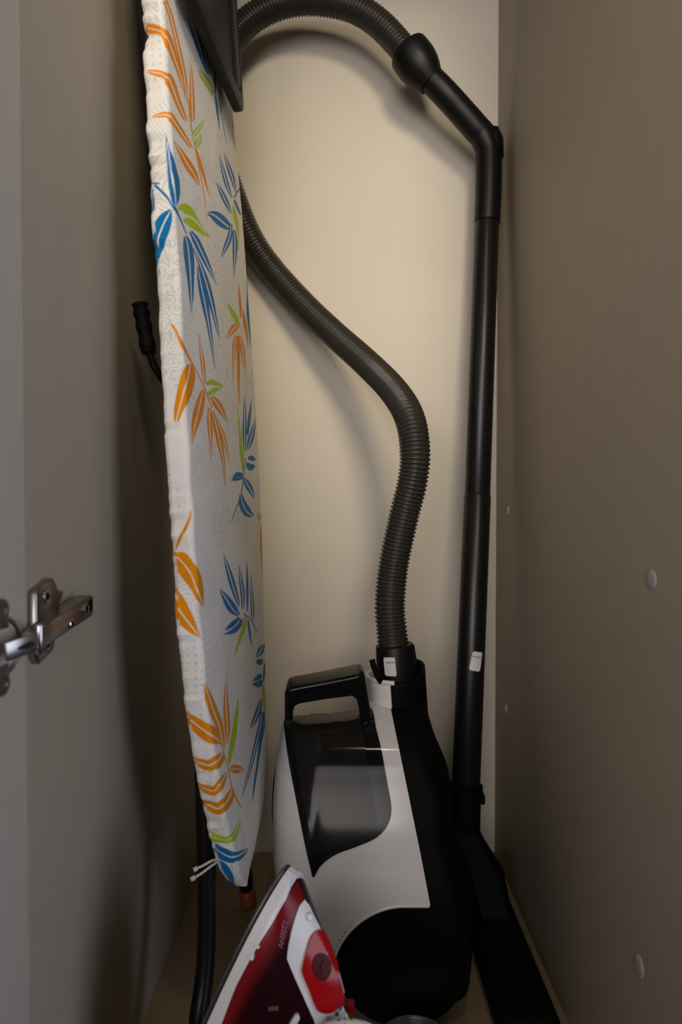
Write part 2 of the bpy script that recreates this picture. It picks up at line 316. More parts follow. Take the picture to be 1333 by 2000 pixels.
# leaf print on the cover fabric: ink, outline as (across, up) pairs in tenths of a millimetre on the cloth
LEAF_PRINT = [
('O',[-542,4007,-508,3994,-475,3982,-447,3969,-422,3954,-400,3938,-384,3922,-373,3907,-365,3888,-355,3861,-342,3823,-297,3809,-249,3795,-200,3781,-152,3766,-102,3748,-51,3728,2,3706,49,3684,85,3665,116,3647,148,3629,172,3644,160,3675,147,3705,129,3738,101,3773,69,3810,36,3845,5,3876,-27,3906,-58,3934,-87,3964,-117,3992,-153,4011,-194,4016,-244,4009,-313,3987,-355,3995,-384,4014,-416,4032,-450,4047,-485,4060,-519,4073]),
('W',[-531,4039,-498,4025,-464,4012,-433,3997,-405,3981,-380,3963,-359,3944,-344,3923,-323,3911,-286,3907,-247,3894,-209,3874,-169,3852,-129,3832,-88,3810,-47,3787,-5,3760,38,3731,76,3703,107,3679,131,3657,156,3634,164,3639,144,3665,125,3691,101,3719,64,3748,22,3778,-21,3806,-61,3830,-100,3853,-140,3874,-179,3896,-218,3916,-259,3928,-297,3932,-337,3927,-353,3949,-375,3970,-401,3988,-430,4004,-462,4018,-496,4030,-530,4041]),
('O',[-318,4217,-278,4200,-238,4183,-199,4154,-160,4107,-121,4047,-82,3986,-43,3926,-4,3865,31,3806,61,3748,88,3691,116,3633,182,3674,186,3751,189,3829,178,3902,147,3968,104,4028,59,4086,14,4145,-33,4201,-80,4245,-127,4271,-174,4284,-220,4297]),
('W',[-274,4253,-235,4234,-196,4216,-154,4189,-112,4142,-70,4084,-29,4023,14,3966,56,3906,90,3844,111,3780,125,3713,139,3647,159,3659,149,3728,137,3796,118,3863,85,3926,45,3987,4,4047,-39,4107,-82,4164,-126,4210,-170,4237,-217,4249,-264,4261]),
('O',[-535,3603,-508,3592,-482,3580,-454,3569,-424,3560,-396,3553,-378,3545,-372,3538,-369,3527,-360,3501,-321,3479,-267,3456,-210,3434,-152,3415,-92,3398,-37,3390,10,3395,50,3409,88,3423,117,3443,114,3455,113,3466,100,3481,64,3502,15,3527,-33,3553,-75,3585,-117,3620,-160,3643,-199,3650,-251,3642,-333,3609,-379,3610,-413,3617,-444,3621,-473,3623,-501,3624,-530,3625]),
('W',[-533,3613,-505,3606,-478,3599,-450,3591,-419,3585,-388,3578,-364,3567,-343,3561,-314,3564,-280,3556,-235,3538,-186,3510,-137,3483,-83,3461,-28,3441,19,3427,50,3423,72,3425,98,3430,107,3436,91,3438,72,3438,43,3443,-2,3458,-57,3479,-110,3502,-158,3529,-206,3558,-251,3577,-287,3584,-321,3581,-360,3574,-386,3586,-418,3593,-448,3599,-476,3605,-504,3610,-532,3616]),
('O',[344,4115,324,4060,305,4005,285,3945,262,3870,239,3790,222,3718,210,3659,203,3608,205,3567,217,3540,238,3522,259,3503,311,3533,335,3576,360,3620,379,3666,390,3715,394,3766,397,3821,397,3884,395,3951,391,4010,383,4054,372,4090,362,4126]),
('W',[350,4119,341,4070,332,4022,322,3967,311,3900,300,3826,290,3758,284,3702,279,3652,276,3608,274,3572,274,3542,277,3514,292,3522,299,3556,302,3587,305,3625,311,3670,318,3722,326,3780,335,3847,345,3921,353,3987,355,4037,355,4080,355,4122]),
('O',[-515,3219,-489,3218,-462,3216,-437,3215,-412,3214,-392,3214,-383,3210,-379,3204,-373,3185,-339,3174,-273,3175,-194,3178,-114,3181,-34,3187,47,3195,113,3203,153,3212,176,3223,197,3233,224,3252,226,3259,231,3267,216,3273,170,3279,106,3284,38,3288,-32,3292,-106,3295,-168,3295,-210,3299,-250,3300,-327,3278,-387,3264,-416,3262,-442,3258,-467,3252,-493,3244,-518,3236]),
('W',[-516,3226,-490,3229,-464,3231,-439,3232,-414,3234,-390,3235,-371,3229,-339,3232,-309,3229,-269,3224,-204,3225,-127,3225,-52,3225,23,3226,96,3228,152,3230,181,3232,193,3235,206,3240,214,3245,208,3246,202,3247,176,3246,120,3245,47,3244,-26,3243,-101,3243,-177,3244,-241,3244,-283,3247,-315,3251,-363,3239,-389,3243,-414,3242,-440,3240,-465,3238,-491,3233,-517,3229]),
('O',[-345,3028,-305,3018,-264,3008,-223,2996,-181,2978,-136,2956,-86,2941,-27,2935,34,2936,97,2939,168,2943,246,2948,327,2954,378,2982,362,3015,346,3047,315,3072,267,3084,210,3088,146,3089,70,3088,-17,3084,-101,3077,-177,3068,-250,3057,-321,3045]),
('W',[-337,3034,-286,3032,-232,3030,-175,3028,-113,3021,-49,3012,13,3004,75,3001,134,3000,191,2996,243,2987,292,2974,345,2964,360,2972,316,2988,268,3002,218,3012,162,3017,103,3019,43,3023,-21,3030,-86,3039,-150,3045,-209,3046,-270,3043,-329,3039]),
('O',[181,3667,185,3600,189,3533,199,3471,219,3419,244,3372,273,3321,304,3261,338,3196,373,3131,409,3068,447,3006,480,2937,505,2858,525,2773,546,2688,565,2696,547,2783,530,2869,508,2950,478,3021,443,3086,409,3150,374,3215,339,3280,308,3341,279,3392,253,3439,233,3491,223,3552,219,3620,215,3687]),
('O',[288,3280,320,3247,353,3213,386,3182,418,3158,451,3136,492,3111,545,3079,608,3043,671,3006,691,3015,654,3067,618,3117,584,3161,555,3193,527,3218,493,3242,446,3266,392,3288,340,3310]),
('G',[567,4177,593,4168,619,4159,657,4156,719,4163,791,4175,856,4186,911,4192,966,4197,1023,4200,1130,4270,1127,4303,1124,4336,1092,4354,1020,4348,930,4327,845,4302,768,4276,691,4245,616,4216]),
('W',[586,4192,629,4197,677,4205,733,4215,805,4230,885,4246,954,4256,999,4252,1030,4239,1062,4226,1090,4244,1062,4259,1033,4275,990,4282,922,4274,841,4257,766,4241,708,4229,654,4216,597,4200]),
('G',[632,3730,559,3669,487,3610,422,3556,358,3503,292,3450,240,3402,217,3371,216,3356,218,3343,282,3371,317,3400,350,3426,384,3453,432,3493,494,3546,555,3603,603,3654,642,3702,682,3750]),
('W',[652,3738,588,3681,530,3626,474,3574,411,3520,348,3467,298,3423,270,3393,254,3373,240,3353,260,3362,278,3383,296,3404,325,3432,375,3475,439,3529,502,3584,559,3637,612,3690,662,3742]),
('G',[522,3541,450,3479,379,3418,327,3368,303,3334,297,3310,290,3287,373,3321,421,3362,470,3404,510,3444,536,3484,555,3523,573,3563]),
('W',[542,3549,487,3495,441,3444,400,3398,370,3362,345,3330,320,3299,342,3308,371,3341,400,3375,435,3413,473,3457,517,3507,553,3554]),
('B',[342,4533,375,4498,409,4464,452,4432,508,4404,574,4379,647,4360,729,4352,819,4351,911,4349,971,4392,901,4409,832,4427,760,4443,680,4457,598,4471,524,4486,464,4505,411,4525,359,4546]),
('B',[492,4653,546,4622,599,4592,651,4560,697,4524,743,4486,794,4453,855,4429,923,4409,991,4389,1055,4431,1049,4494,1042,4556,1021,4610,983,4655,932,4693,865,4719,778,4728,678,4726,583,4724]),
('W',[531,4684,598,4663,670,4646,737,4624,792,4592,841,4555,887,4517,930,4480,969,4440,1014,4404,1033,4417,1001,4462,965,4503,925,4544,881,4584,833,4622,775,4652,705,4672,625,4684,543,4693]),
('B',[930,4674,940,4628,950,4582,962,4538,977,4495,996,4452,1014,4409,1079,4450,1103,4520,1128,4592,1135,4652,1113,4693,1074,4721,1036,4748]),
('W',[976,4706,988,4661,1010,4623,1025,4579,1032,4530,1033,4476,1037,4423,1056,4436,1065,4496,1072,4556,1070,4609,1051,4651,1026,4687,990,4715]),
('B',[1237,4632,1219,4577,1201,4521,1188,4467,1182,4413,1180,4359,1178,4305,1246,4345,1276,4416,1306,4488,1325,4551,1326,4599,1316,4638,1306,4676]),
('B',[1471,4650,1431,4556,1390,4463,1365,4380,1365,4315,1379,4259,1393,4203,1466,4243,1501,4328,1538,4415,1559,4494,1556,4561,1538,4621,1520,4680]),
('W',[1489,4660,1468,4578,1449,4498,1436,4422,1428,4351,1421,4283,1418,4217,1440,4229,1458,4304,1472,4377,1486,4451,1496,4526,1500,4598,1503,4669]),
('B',[1175,4292,1181,4244,1186,4197,1200,4148,1227,4096,1263,4041,1300,3986,1323,3999,1323,4075,1322,4151,1315,4216,1295,4263,1269,4298,1243,4333]),
('B',[1431,4206,1463,4167,1496,4127,1529,4090,1560,4058,1590,4030,1620,4001,1646,4015,1620,4047,1594,4078,1566,4111,1534,4149,1500,4188,1467,4227]),
('O',[2068,4575,2058,4539,2048,4502,2040,4470,2036,4444,2034,4419,2032,4394,2088,4423,2250,4523,2160,4508,2229,4569,2224,4597,2168,4601,2153,4624]),
('O',[2242,4408,2240,4360,2219,4303,2204,4251,2197,4206,2196,4164,2195,4123,2224,4138,2248,4190,2272,4243,2260,4282,2249,4323,2239,4365,2241,4402]),
('B',[-421,3080,-422,3035,-423,2990,-424,2946,-426,2903,-427,2860,-428,2813,-429,2762,-430,2709,-429,2659,-424,2612,-417,2568,-410,2530,-402,2502,-391,2482,-363,2472,-321,2490,-288,2527,-256,2565,-231,2606,-216,2653,-210,2702,-216,2748,-241,2787,-278,2822,-313,2853,-341,2884,-368,2912,-385,2949,-395,2993,-406,3037,-417,3081]),
('W',[-419,3080,-416,3036,-413,2991,-410,2947,-407,2904,-404,2861,-401,2815,-396,2764,-392,2711,-386,2663,-373,2622,-362,2583,-355,2548,-353,2521,-353,2498,-348,2478,-336,2484,-327,2510,-324,2534,-325,2562,-330,2598,-339,2639,-350,2681,-365,2723,-383,2766,-389,2816,-392,2861,-396,2904,-399,2948,-405,2992,-411,3036,-418,3080]),
('B',[-595,2674,-568,2649,-541,2623,-512,2593,-478,2554,-443,2510,-414,2467,-387,2433,-335,2417,-285,2398,-233,2374,-183,2346,-132,2318,-102,2332,-150,2363,-196,2393,-244,2420,-286,2444,-329,2466,-394,2478,-425,2523,-461,2567,-495,2607,-524,2639,-550,2666,-576,2692]),
('B',[-586,2678,-573,2671,-559,2663,-545,2657,-531,2655,-519,2655,-507,2655,-507,2668,-518,2670,-529,2671,-540,2674,-550,2680,-562,2688,-575,2696]),
('B',[-589,2617,-590,2590,-591,2564,-592,2539,-594,2515,-596,2490,-598,2467,-600,2447,-602,2429,-604,2410,-599,2409,-591,2426,-584,2443,-577,2463,-570,2486,-564,2511,-561,2537,-561,2564,-564,2591,-567,2617]),
('B',[-419,2439,-444,2429,-469,2419,-494,2403,-518,2381,-540,2354,-559,2326,-576,2296,-590,2263,-602,2227,-611,2187,-617,2146,-622,2105,-623,2066,-622,2027,-621,1991,-621,1958,-620,1928,-619,1898,-614,1897,-605,1926,-597,1955,-586,1985,-572,2017,-557,2050,-540,2083,-522,2116,-504,2150,-486,2181,-470,2209,-455,2236,-441,2264,-429,2294,-419,2323,-411,2351,-408,2377,-407,2403,-405,2429]),
('W',[-413,2435,-428,2418,-442,2400,-457,2380,-473,2355,-489,2327,-505,2298,-521,2269,-536,2238,-550,2206,-563,2170,-575,2133,-586,2096,-595,2059,-602,2023,-608,1989,-612,1957,-615,1927,-617,1898,-616,1898,-610,1927,-605,1956,-599,1987,-593,2021,-585,2057,-576,2093,-564,2130,-552,2167,-538,2202,-525,2233,-510,2263,-495,2292,-480,2321,-463,2349,-448,2374,-435,2396,-423,2414,-410,2433]),
('G',[-251,2474,-195,2502,-160,2516,-185,2499,-180,2497,-136,2504,-83,2510,-23,2512,49,2512,125,2512,200,2517,273,2524,348,2532,424,2542,503,2553,582,2564,612,2582,551,2583,491,2583,434,2584,377,2587,322,2590,273,2597,230,2613,187,2632,132,2643,62,2641,-17,2628,-123,2595,-238,2536,-282,2497,-304,2472]),
('G',[-188,2409,-150,2416,-123,2419,-101,2420,-60,2425,-1,2433,69,2444,149,2459,242,2478,335,2498,416,2517,491,2537,566,2557,590,2574,537,2571,487,2568,435,2566,378,2567,316,2570,247,2567,174,2558,96,2544,15,2523,-64,2495,-123,2466,-171,2442]),
('W',[-260,2434,-192,2459,-124,2483,-58,2504,5,2520,70,2534,148,2543,248,2549,363,2551,483,2553,498,2562,389,2566,283,2570,188,2569,106,2560,34,2545,-39,2525,-115,2499,-188,2469,-257,2441]),
('B',[-195,2279,-211,2245,-226,2212,-237,2177,-239,2138,-236,2094,-230,2050,-221,2004,-209,1956,-198,1907,-192,1857,-187,1806,-181,1758,-174,1713,-167,1669,-160,1625,-144,1630,-115,1683,-85,1738,-58,1794,-35,1853,-15,1913,3,1974,22,2035,39,2096,49,2152,50,2203,43,2248,24,2284,-12,2304,-59,2312,-105,2319]),
('W',[-156,2297,-145,2274,-133,2252,-123,2224,-116,2186,-111,2142,-109,2094,-109,2043,-111,1989,-114,1935,-119,1880,-125,1825,-133,1772,-142,1722,-149,1674,-154,1627,-150,1628,-133,1678,-118,1728,-108,1779,-98,1834,-91,1889,-84,1945,-80,2000,-78,2054,-78,2105,-81,2153,-87,2197,-95,2235,-109,2262,-127,2282,-146,2301]),
('B',[-44,2373,-21,2356,1,2339,29,2322,68,2305,114,2289,168,2271,230,2252,300,2233,369,2215,437,2200,504,2186,569,2172,626,2158,680,2143,736,2127,755,2135,724,2160,693,2186,660,2212,624,2239,586,2266,542,2293,491,2321,435,2349,380,2373,331,2394,283,2412,229,2424,167,2427,104,2424,42,2420]),
('W',[-6,2394,32,2385,71,2376,114,2365,159,2350,205,2333,256,2313,314,2292,377,2269,438,2246,494,2225,548,2205,600,2186,650,2167,696,2149,742,2130,748,2132,709,2154,670,2176,628,2198,579,2219,527,2240,471,2261,411,2285,348,2308,289,2329,237,2348,188,2365,141,2379,95,2389,49,2394,3,2399]),
('B',[20,2251,65,2221,110,2190,152,2155,189,2113,222,2067,257,2021,294,1976,333,1931,374,1889,416,1851,460,1816,501,1779,537,1738,571,1694,605,1657,642,1630,679,1609,717,1589,737,1595,725,1623,714,1652,702,1686,687,1730,670,1779,652,1828,636,1874,619,1920,593,1966,559,2013,518,2060,467,2103,406,2141,337,2175,267,2205,200,2231,132,2252,66,2273]),
('W',[38,2260,90,2232,143,2205,195,2174,246,2138,297,2097,344,2055,387,2011,426,1965,463,1920,497,1879,529,1839,559,1798,586,1753,612,1707,639,1667,667,1638,695,1614,724,1591,730,1593,709,1619,689,1644,668,1676,644,1717,620,1763,593,1809,565,1851,534,1891,501,1933,463,1978,422,2024,377,2068,329,2110,277,2151,224,2187,166,2216,107,2240,48,2264]),
('B',[111,2122,104,2064,97,2006,98,1951,111,1900,132,1852,159,1804,194,1753,236,1702,275,1648,306,1594,333,1539,360,1476,390,1403,421,1323,452,1241,470,1245,471,1334,472,1423,469,1505,461,1574,448,1635,435,1696,427,1761,418,1826,402,1886,374,1937,340,1982,301,2024,257,2065,209,2103,161,2141]),
('W',[131,2130,146,2080,162,2030,182,1981,207,1935,234,1888,261,1838,286,1783,312,1725,337,1666,360,1609,380,1552,399,1487,419,1410,438,1327,458,1243,464,1244,453,1330,443,1416,429,1494,412,1560,393,1619,372,1677,348,1736,322,1795,295,1850,267,1900,239,1946,213,1993,190,2040,165,2087,142,2134]),
('B',[1191,3662,1212,3613,1232,3564,1260,3521,1295,3485,1338,3455,1396,3432,1478,3422,1576,3420,1675,3419,1749,3458,1703,3488,1657,3518,1610,3546,1559,3572,1505,3597,1446,3621,1379,3643,1307,3665,1236,3687]),
('W',[1207,3670,1245,3631,1284,3592,1329,3558,1375,3528,1423,3500,1480,3477,1547,3459,1621,3444,1701,3432,1723,3444,1657,3464,1586,3480,1523,3500,1471,3525,1422,3553,1374,3582,1326,3615,1273,3647,1221,3678]),
('B',[1431,3802,1461,3768,1491,3733,1529,3702,1579,3678,1637,3657,1701,3640,1772,3624,1851,3611,1932,3597,2014,3638,2003,3688,1991,3737,1961,3777,1903,3802,1829,3816,1749,3826,1662,3830,1569,3830,1478,3830]),
('W',[1448,3812,1498,3789,1553,3768,1614,3750,1677,3732,1743,3715,1805,3695,1858,3669,1906,3639,1960,3611,1985,3624,1946,3659,1902,3692,1853,3720,1793,3742,1727,3760,1661,3776,1597,3793,1531,3808,1462,3820]),
('B',[984,3278,1024,3255,1065,3233,1113,3214,1171,3202,1237,3195,1309,3190,1391,3190,1481,3194,1573,3197,1645,3233,1611,3261,1578,3289,1533,3310,1473,3323,1403,3330,1322,3331,1228,3325,1124,3313,1023,3301]),
('W',[998,3286,1059,3275,1127,3268,1196,3261,1264,3253,1331,3246,1399,3238,1464,3229,1528,3218,1598,3210,1619,3220,1563,3236,1502,3249,1440,3260,1375,3270,1307,3277,1237,3283,1164,3289,1089,3292,1010,3293]),
('B',[1878,3511,1960,3571,2043,3633,2122,3690,2193,3742,2356,3828,2332,3842,2288,3830,2210,3778,2134,3726,2055,3672,1975,3613,1893,3552,1814,3493]),
('B',[1788,3442,1836,3435,1885,3428,1939,3422,2000,3419,2066,3417,2134,3415,2215,3456,2167,3469,2120,3481,2068,3490,2010,3494,1948,3495,1887,3496]),
('G',[1726,3355,1715,3315,1704,3275,1709,3240,1742,3214,1790,3195,1832,3173,1859,3148,1880,3120,1890,3080,1884,3023,1867,2955,1850,2887,1904,2906,1929,2977,1953,3049,1972,3112,1987,3163,1996,3206,1994,3244,1977,3280,1950,3311,1920,3336,1884,3357,1844,3374,1804,3391]),
('B',[565,2778,632,2789,688,2796,730,2798,788,2802,870,2811,970,2828,1083,2855,1204,2889,1318,2925,1411,2959,1483,2991,1546,3021,1579,3050,1559,3056,1547,3065,1526,3071,1472,3072,1395,3067,1306,3055,1201,3034,1075,3004,935,2963,798,2911,689,2860,594,2814]),
('W',[577,2793,655,2818,734,2844,817,2868,910,2888,1012,2906,1113,2924,1216,2945,1317,2966,1404,2985,1465,3001,1510,3014,1557,3031,1568,3040,1531,3033,1492,3022,1437,3009,1354,2992,1256,2972,1155,2953,1052,2933,946,2913,845,2890,752,2862,665,2830,582,2799]),
('B',[1528,3075,1462,3001,1398,2930,1337,2866,1273,2807,1206,2748,1142,2687,1086,2629,1034,2572,984,2516,1041,2529,1142,2598,1247,2669,1345,2739,1437,2808,1524,2878,1593,2948,1623,3009,1625,3061,1627,3112]),
('W',[1569,3090,1525,3024,1487,2961,1440,2899,1375,2836,1299,2772,1223,2708,1149,2645,1074,2581,1004,2521,1021,2525,1103,2588,1182,2653,1261,2718,1341,2783,1419,2848,1485,2914,1531,2977,1561,3038,1586,3096]),
('B',[1631,3038,1613,2983,1594,2929,1577,2875,1563,2817,1551,2756,1541,2691,1532,2622,1526,2550,1519,2477,1543,2485,1612,2577,1682,2671,1744,2760,1797,2841,1841,2916,1864,2982,1853,3031,1820,3067,1787,3102]),
('W',[1700,3066,1696,3017,1697,2970,1693,2918,1673,2856,1647,2789,1618,2717,1586,2640,1556,2559,1527,2480,1535,2482,1582,2568,1628,2653,1664,2733,1698,2807,1726,2875,1743,2937,1745,2989,1734,3032,1717,3073]),
('B',[2272,2693,2255,2613,2239,2534,2219,2459,2187,2386,2152,2315,2132,2248,2141,2190,2166,2137,2191,2077,2210,2003,2228,1922,2247,1840,2277,1847,2287,1936,2297,2025,2310,2108,2327,2181,2347,2247,2370,2313,2402,2383,2414,2449,2407,2516,2407,2589,2408,2664,2410,2739]),
('O',[1737,2464,1723,2390,1710,2317,1703,2248,1707,2189,1718,2135,1730,2080,1836,2110,1848,2172,1861,2234,1862,2296,1845,2359,1817,2421,1790,2482]),
('O',[1889,2212,1878,2158,1867,2104,1872,2054,1908,2013,1961,1976,2006,1938,2033,1895,2053,1849,2072,1802,2101,1809,2120,1865,2140,1922,2148,1976,2141,2028,2123,2076,2094,2120,2051,2158,1997,2194,1944,2229]),
('G',[1122,2060,1156,2039,1191,2017,1233,1998,1288,1984,1347,1972,1406,1961,1465,1950,1529,1939,1595,1926,1694,1958,1682,1989,1670,2020,1636,2046,1575,2062,1500,2070,1421,2075,1338,2078,1249,2077,1162,2077]),
('O',[1505,1954,1430,1931,1354,1907,1280,1878,1216,1844,1157,1807,1105,1770,1064,1734,1033,1701,1003,1668,1039,1672,1122,1709,1205,1747,1285,1782,1367,1817,1450,1852,1516,1884,1552,1908,1575,1930,1602,1954]),
('W',[1548,1954,1490,1931,1437,1908,1380,1880,1313,1847,1243,1811,1178,1775,1119,1739,1064,1704,1015,1669,1026,1670,1090,1706,1149,1742,1211,1777,1278,1813,1348,1849,1413,1881,1467,1908,1514,1931,1558,1954]),
('O',[1383,1784,1331,1741,1279,1697,1238,1651,1214,1606,1201,1560,1187,1501,1169,1421,1149,1329,1130,1238,1152,1241,1211,1340,1271,1440,1325,1527,1373,1593,1414,1645,1448,1692,1470,1733,1485,1770,1501,1807]),
('W',[1434,1794,1390,1752,1352,1711,1319,1667,1289,1621,1263,1572,1235,1510,1204,1428,1171,1333,1138,1239,1144,1240,1189,1336,1235,1433,1277,1518,1309,1581,1337,1630,1364,1676,1395,1719,1425,1758,1449,1797]),
('O',[1494,1819,1470,1748,1447,1677,1425,1605,1405,1532,1387,1456,1374,1369,1367,1263,1365,1146,1363,1029,1387,1032,1433,1156,1479,1282,1520,1395,1553,1488,1580,1567,1598,1642,1603,1713,1598,1778,1594,1843]),
('O',[1580,1831,1585,1785,1590,1739,1603,1695,1630,1654,1665,1614,1701,1572,1737,1527,1774,1478,1811,1430,1838,1435,1857,1496,1876,1557,1888,1615,1890,1668,1884,1718,1864,1763,1820,1801,1763,1834,1707,1867]),
('W',[1634,1846,1654,1804,1680,1763,1706,1722,1728,1679,1749,1634,1769,1588,1785,1537,1803,1484,1820,1432,1828,1433,1828,1490,1827,1546,1818,1599,1803,1647,1782,1692,1756,1735,1727,1776,1692,1815,1651,1851]),
('O',[-515,1463,-500,1429,-485,1396,-470,1360,-455,1320,-438,1277,-390,1244,-334,1215,-278,1185,-216,1154,-144,1122,-67,1088,5,1050,70,1005,130,956,180,914,215,886,240,865,264,844,298,852,273,873,249,893,213,922,162,964,101,1013,35,1059,-35,1098,-108,1134,-174,1168,-228,1202,-276,1235,-323,1268,-368,1301,-414,1335,-442,1372,-461,1408,-482,1439,-503,1469]),
('O',[-324,1147,-385,1112,-443,1078,-461,1052,-479,1017,-498,975,-514,932,-527,889,-539,845,-549,802,-557,760,-563,720,-566,688,-565,667,-561,654,-557,643,-531,640,-524,649,-517,657,-507,671,-490,698,-470,732,-437,771,-375,819,-310,872,-253,926,-206,980,-170,1035,-151,1082,-157,1117,-183,1141,-209,1165]),
('W',[-274,1155,-296,1125,-319,1095,-346,1059,-383,1013,-428,960,-457,913,-473,870,-490,827,-505,787,-519,747,-531,711,-541,681,-545,663,-547,652,-548,642,-541,641,-539,651,-537,661,-532,678,-522,708,-508,744,-494,783,-479,824,-462,866,-439,911,-394,963,-350,1016,-313,1063,-289,1099,-275,1128,-261,1157]),
('O',[32,1487,26,1443,21,1398,18,1353,17,1309,19,1264,26,1216,40,1161,60,1101,80,1041,146,1053,153,1120,159,1186,158,1246,143,1294,121,1335,99,1374,82,1414,65,1453,48,1492]),
('W',[38,1489,40,1446,42,1404,46,1361,53,1318,64,1275,76,1227,85,1170,94,1108,103,1045,123,1049,118,1113,113,1176,106,1234,97,1283,84,1326,71,1367,60,1408,51,1449,43,1490]),
('G',[160,1041,223,1053,279,1063,316,1069,348,1072,399,1077,468,1085,546,1096,632,1109,720,1122,735,1134,665,1136,597,1138,534,1138,476,1138,411,1135,328,1124,246,1104,185,1082,132,1063]),
('G',[204,947,260,964,316,980,366,996,412,1011,461,1027,516,1046,578,1068,644,1091,713,1116,699,1123,616,1106,535,1090,460,1073,394,1057,332,1040,272,1021,221,999,179,978,140,958]),
('W',[174,996,245,1017,316,1037,388,1056,467,1073,555,1090,647,1107,647,1113,556,1099,466,1085,378,1069,298,1047,227,1024,159,1002]),
('O',[13,986,-52,941,-117,896,-174,849,-223,799,-266,748,-300,700,-322,659,-336,621,-348,582,-357,539,-363,497,-369,454,-355,455,-306,499,-256,544,-205,588,-153,629,-101,670,-51,714,-5,765,38,818,70,869,85,913,89,954,92,994]),
('W',[47,990,7,946,-31,903,-69,858,-110,808,-153,755,-193,706,-228,664,-259,625,-290,584,-318,541,-343,498,-364,454,-360,454,-326,498,-296,542,-265,585,-233,626,-199,665,-163,708,-123,757,-81,810,-40,860,-4,905,27,948,58,991]),
('O',[246,940,274,919,301,898,335,879,387,861,454,844,526,826,602,809,684,791,769,773,824,787,790,818,757,849,719,878,679,906,635,932,576,953,498,964,414,968,333,971]),
('W',[284,954,332,939,384,926,438,910,492,891,547,870,605,847,664,825,723,801,788,778,805,782,751,808,694,832,637,856,582,879,526,901,469,920,412,935,354,947,294,957]),
('O',[153,836,131,788,109,741,96,691,96,640,106,586,115,529,121,465,128,396,134,327,151,328,180,400,210,472,234,540,251,602,262,659,266,712,261,760,250,804,239,848]),
('W',[190,841,177,794,169,748,163,699,161,647,160,592,158,533,152,467,146,397,140,328,145,328,162,398,178,469,189,536,194,596,195,651,196,703,200,752,203,797,201,842]),
('O',[248,812,261,761,273,710,290,659,316,606,347,552,381,497,420,447,460,397,494,334,517,251,532,156,548,61,567,61,583,158,599,256,609,343,608,412,600,468,585,523,567,582,541,640,506,694,455,742,394,786,335,829]),
('W',[286,819,316,771,347,723,379,673,409,620,437,564,463,508,490,455,516,402,535,337,545,253,550,157,554,61,560,61,565,158,570,255,567,340,550,406,527,460,501,513,474,569,444,625,413,679,378,729,338,775,297,821]),
('O',[398,747,435,704,472,661,511,617,555,569,603,518,651,469,699,424,747,382,795,340,815,342,794,388,773,434,749,482,726,535,700,591,661,642,603,686,535,724,468,761]),
('W',[427,753,471,711,520,670,567,626,607,577,645,524,685,473,725,428,763,384,802,341,808,341,777,386,747,430,715,477,682,529,646,582,603,633,553,677,497,717,438,755]),
('B',[1647,1155,1615,1082,1583,1010,1551,939,1511,868,1470,797,1444,726,1443,656,1456,586,1470,516,1570,524,1604,599,1640,674,1670,748,1696,819,1718,890,1730,961,1726,1030,1712,1097,1699,1163]),
('W',[1665,1158,1649,1087,1633,1017,1615,947,1587,876,1556,806,1533,735,1519,663,1511,591,1505,519,1535,521,1548,594,1561,667,1579,739,1607,810,1639,882,1664,953,1676,1023,1678,1091,1680,1160]),
('B',[2051,1166,1969,1091,1889,1017,1815,943,1752,868,1694,792,1637,718,1765,725,1838,802,1913,881,1976,958,2019,1030,2049,1099,2079,1169]),
('B',[2229,960,2115,900,2005,843,1907,791,1823,744,1750,701,1692,661,1655,624,1631,589,1606,553,1700,552,1798,586,1899,623,1991,662,2063,705,2123,751,2175,800,2217,852,2251,908,2285,963]),
('W',[2248,961,2162,903,2085,847,2013,794,1944,747,1878,703,1816,662,1755,624,1696,588,1639,553,1667,552,1731,587,1795,623,1861,662,1929,704,1997,748,2065,796,2135,849,2203,905,2265,962]),
('G',[1284,990,1281,906,1278,821,1273,737,1263,650,1252,563,1251,483,1265,415,1289,354,1313,292,1409,297,1424,363,1438,428,1441,500,1424,580,1395,664,1368,748,1347,830,1327,912,1308,994]),
('B',[1656,433,1730,433,1793,432,1824,430,1867,432,1946,435,2037,437,2116,468,2062,481,1998,494,1898,500,1786,490,1706,475,1640,460]),
('B',[1528,386,1540,360,1563,331,1693,309,1891,326,1986,354,2055,378,1952,408,1842,397,1763,390,1806,394,1816,390,1733,397,1639,407]),
('B',[1499,445,1451,387,1404,329,1354,267,1300,193,1244,115,1178,45,1096,-10,1006,-58,919,-105,837,-152,759,-197,682,-241,709,-245,790,-201,873,-156,957,-109,1047,-63,1138,-14,1222,43,1290,114,1347,193,1401,267,1452,330,1500,387,1548,446]),
('B',[891,191,977,204,1057,216,1104,220,1142,223,1217,227,1308,231,1342,265,1260,271,1166,276,1045,270,950,248,895,223,849,201]),
('B',[785,173,878,173,975,174,1072,178,1162,186,1245,198,1327,209,1307,230,1218,225,1134,220,1051,214,964,205,872,194,782,183]),
('B',[1311,206,1340,175,1368,144,1408,116,1469,91,1546,67,1625,45,1700,24,1778,5,1858,-15,1908,-9,1898,18,1888,46,1865,75,1831,105,1786,136,1720,164,1628,187,1520,206,1415,225]),
('W',[1356,214,1413,188,1476,162,1539,136,1601,110,1663,83,1721,57,1773,33,1820,10,1875,-13,1891,-11,1856,14,1814,37,1765,62,1710,89,1648,116,1583,143,1515,169,1444,193,1370,217]),
('B',[1106,30,1082,-7,1059,-46,1063,-86,1104,-125,1169,-160,1260,-191,1386,-213,1509,-222,1591,-226,1623,-225,1645,-224,1676,-228,1750,-223,1765,-216,1771,-205,1743,-187,1688,-166,1636,-145,1601,-128,1550,-108,1482,-83,1419,-58,1360,-31,1301,2,1242,36]),
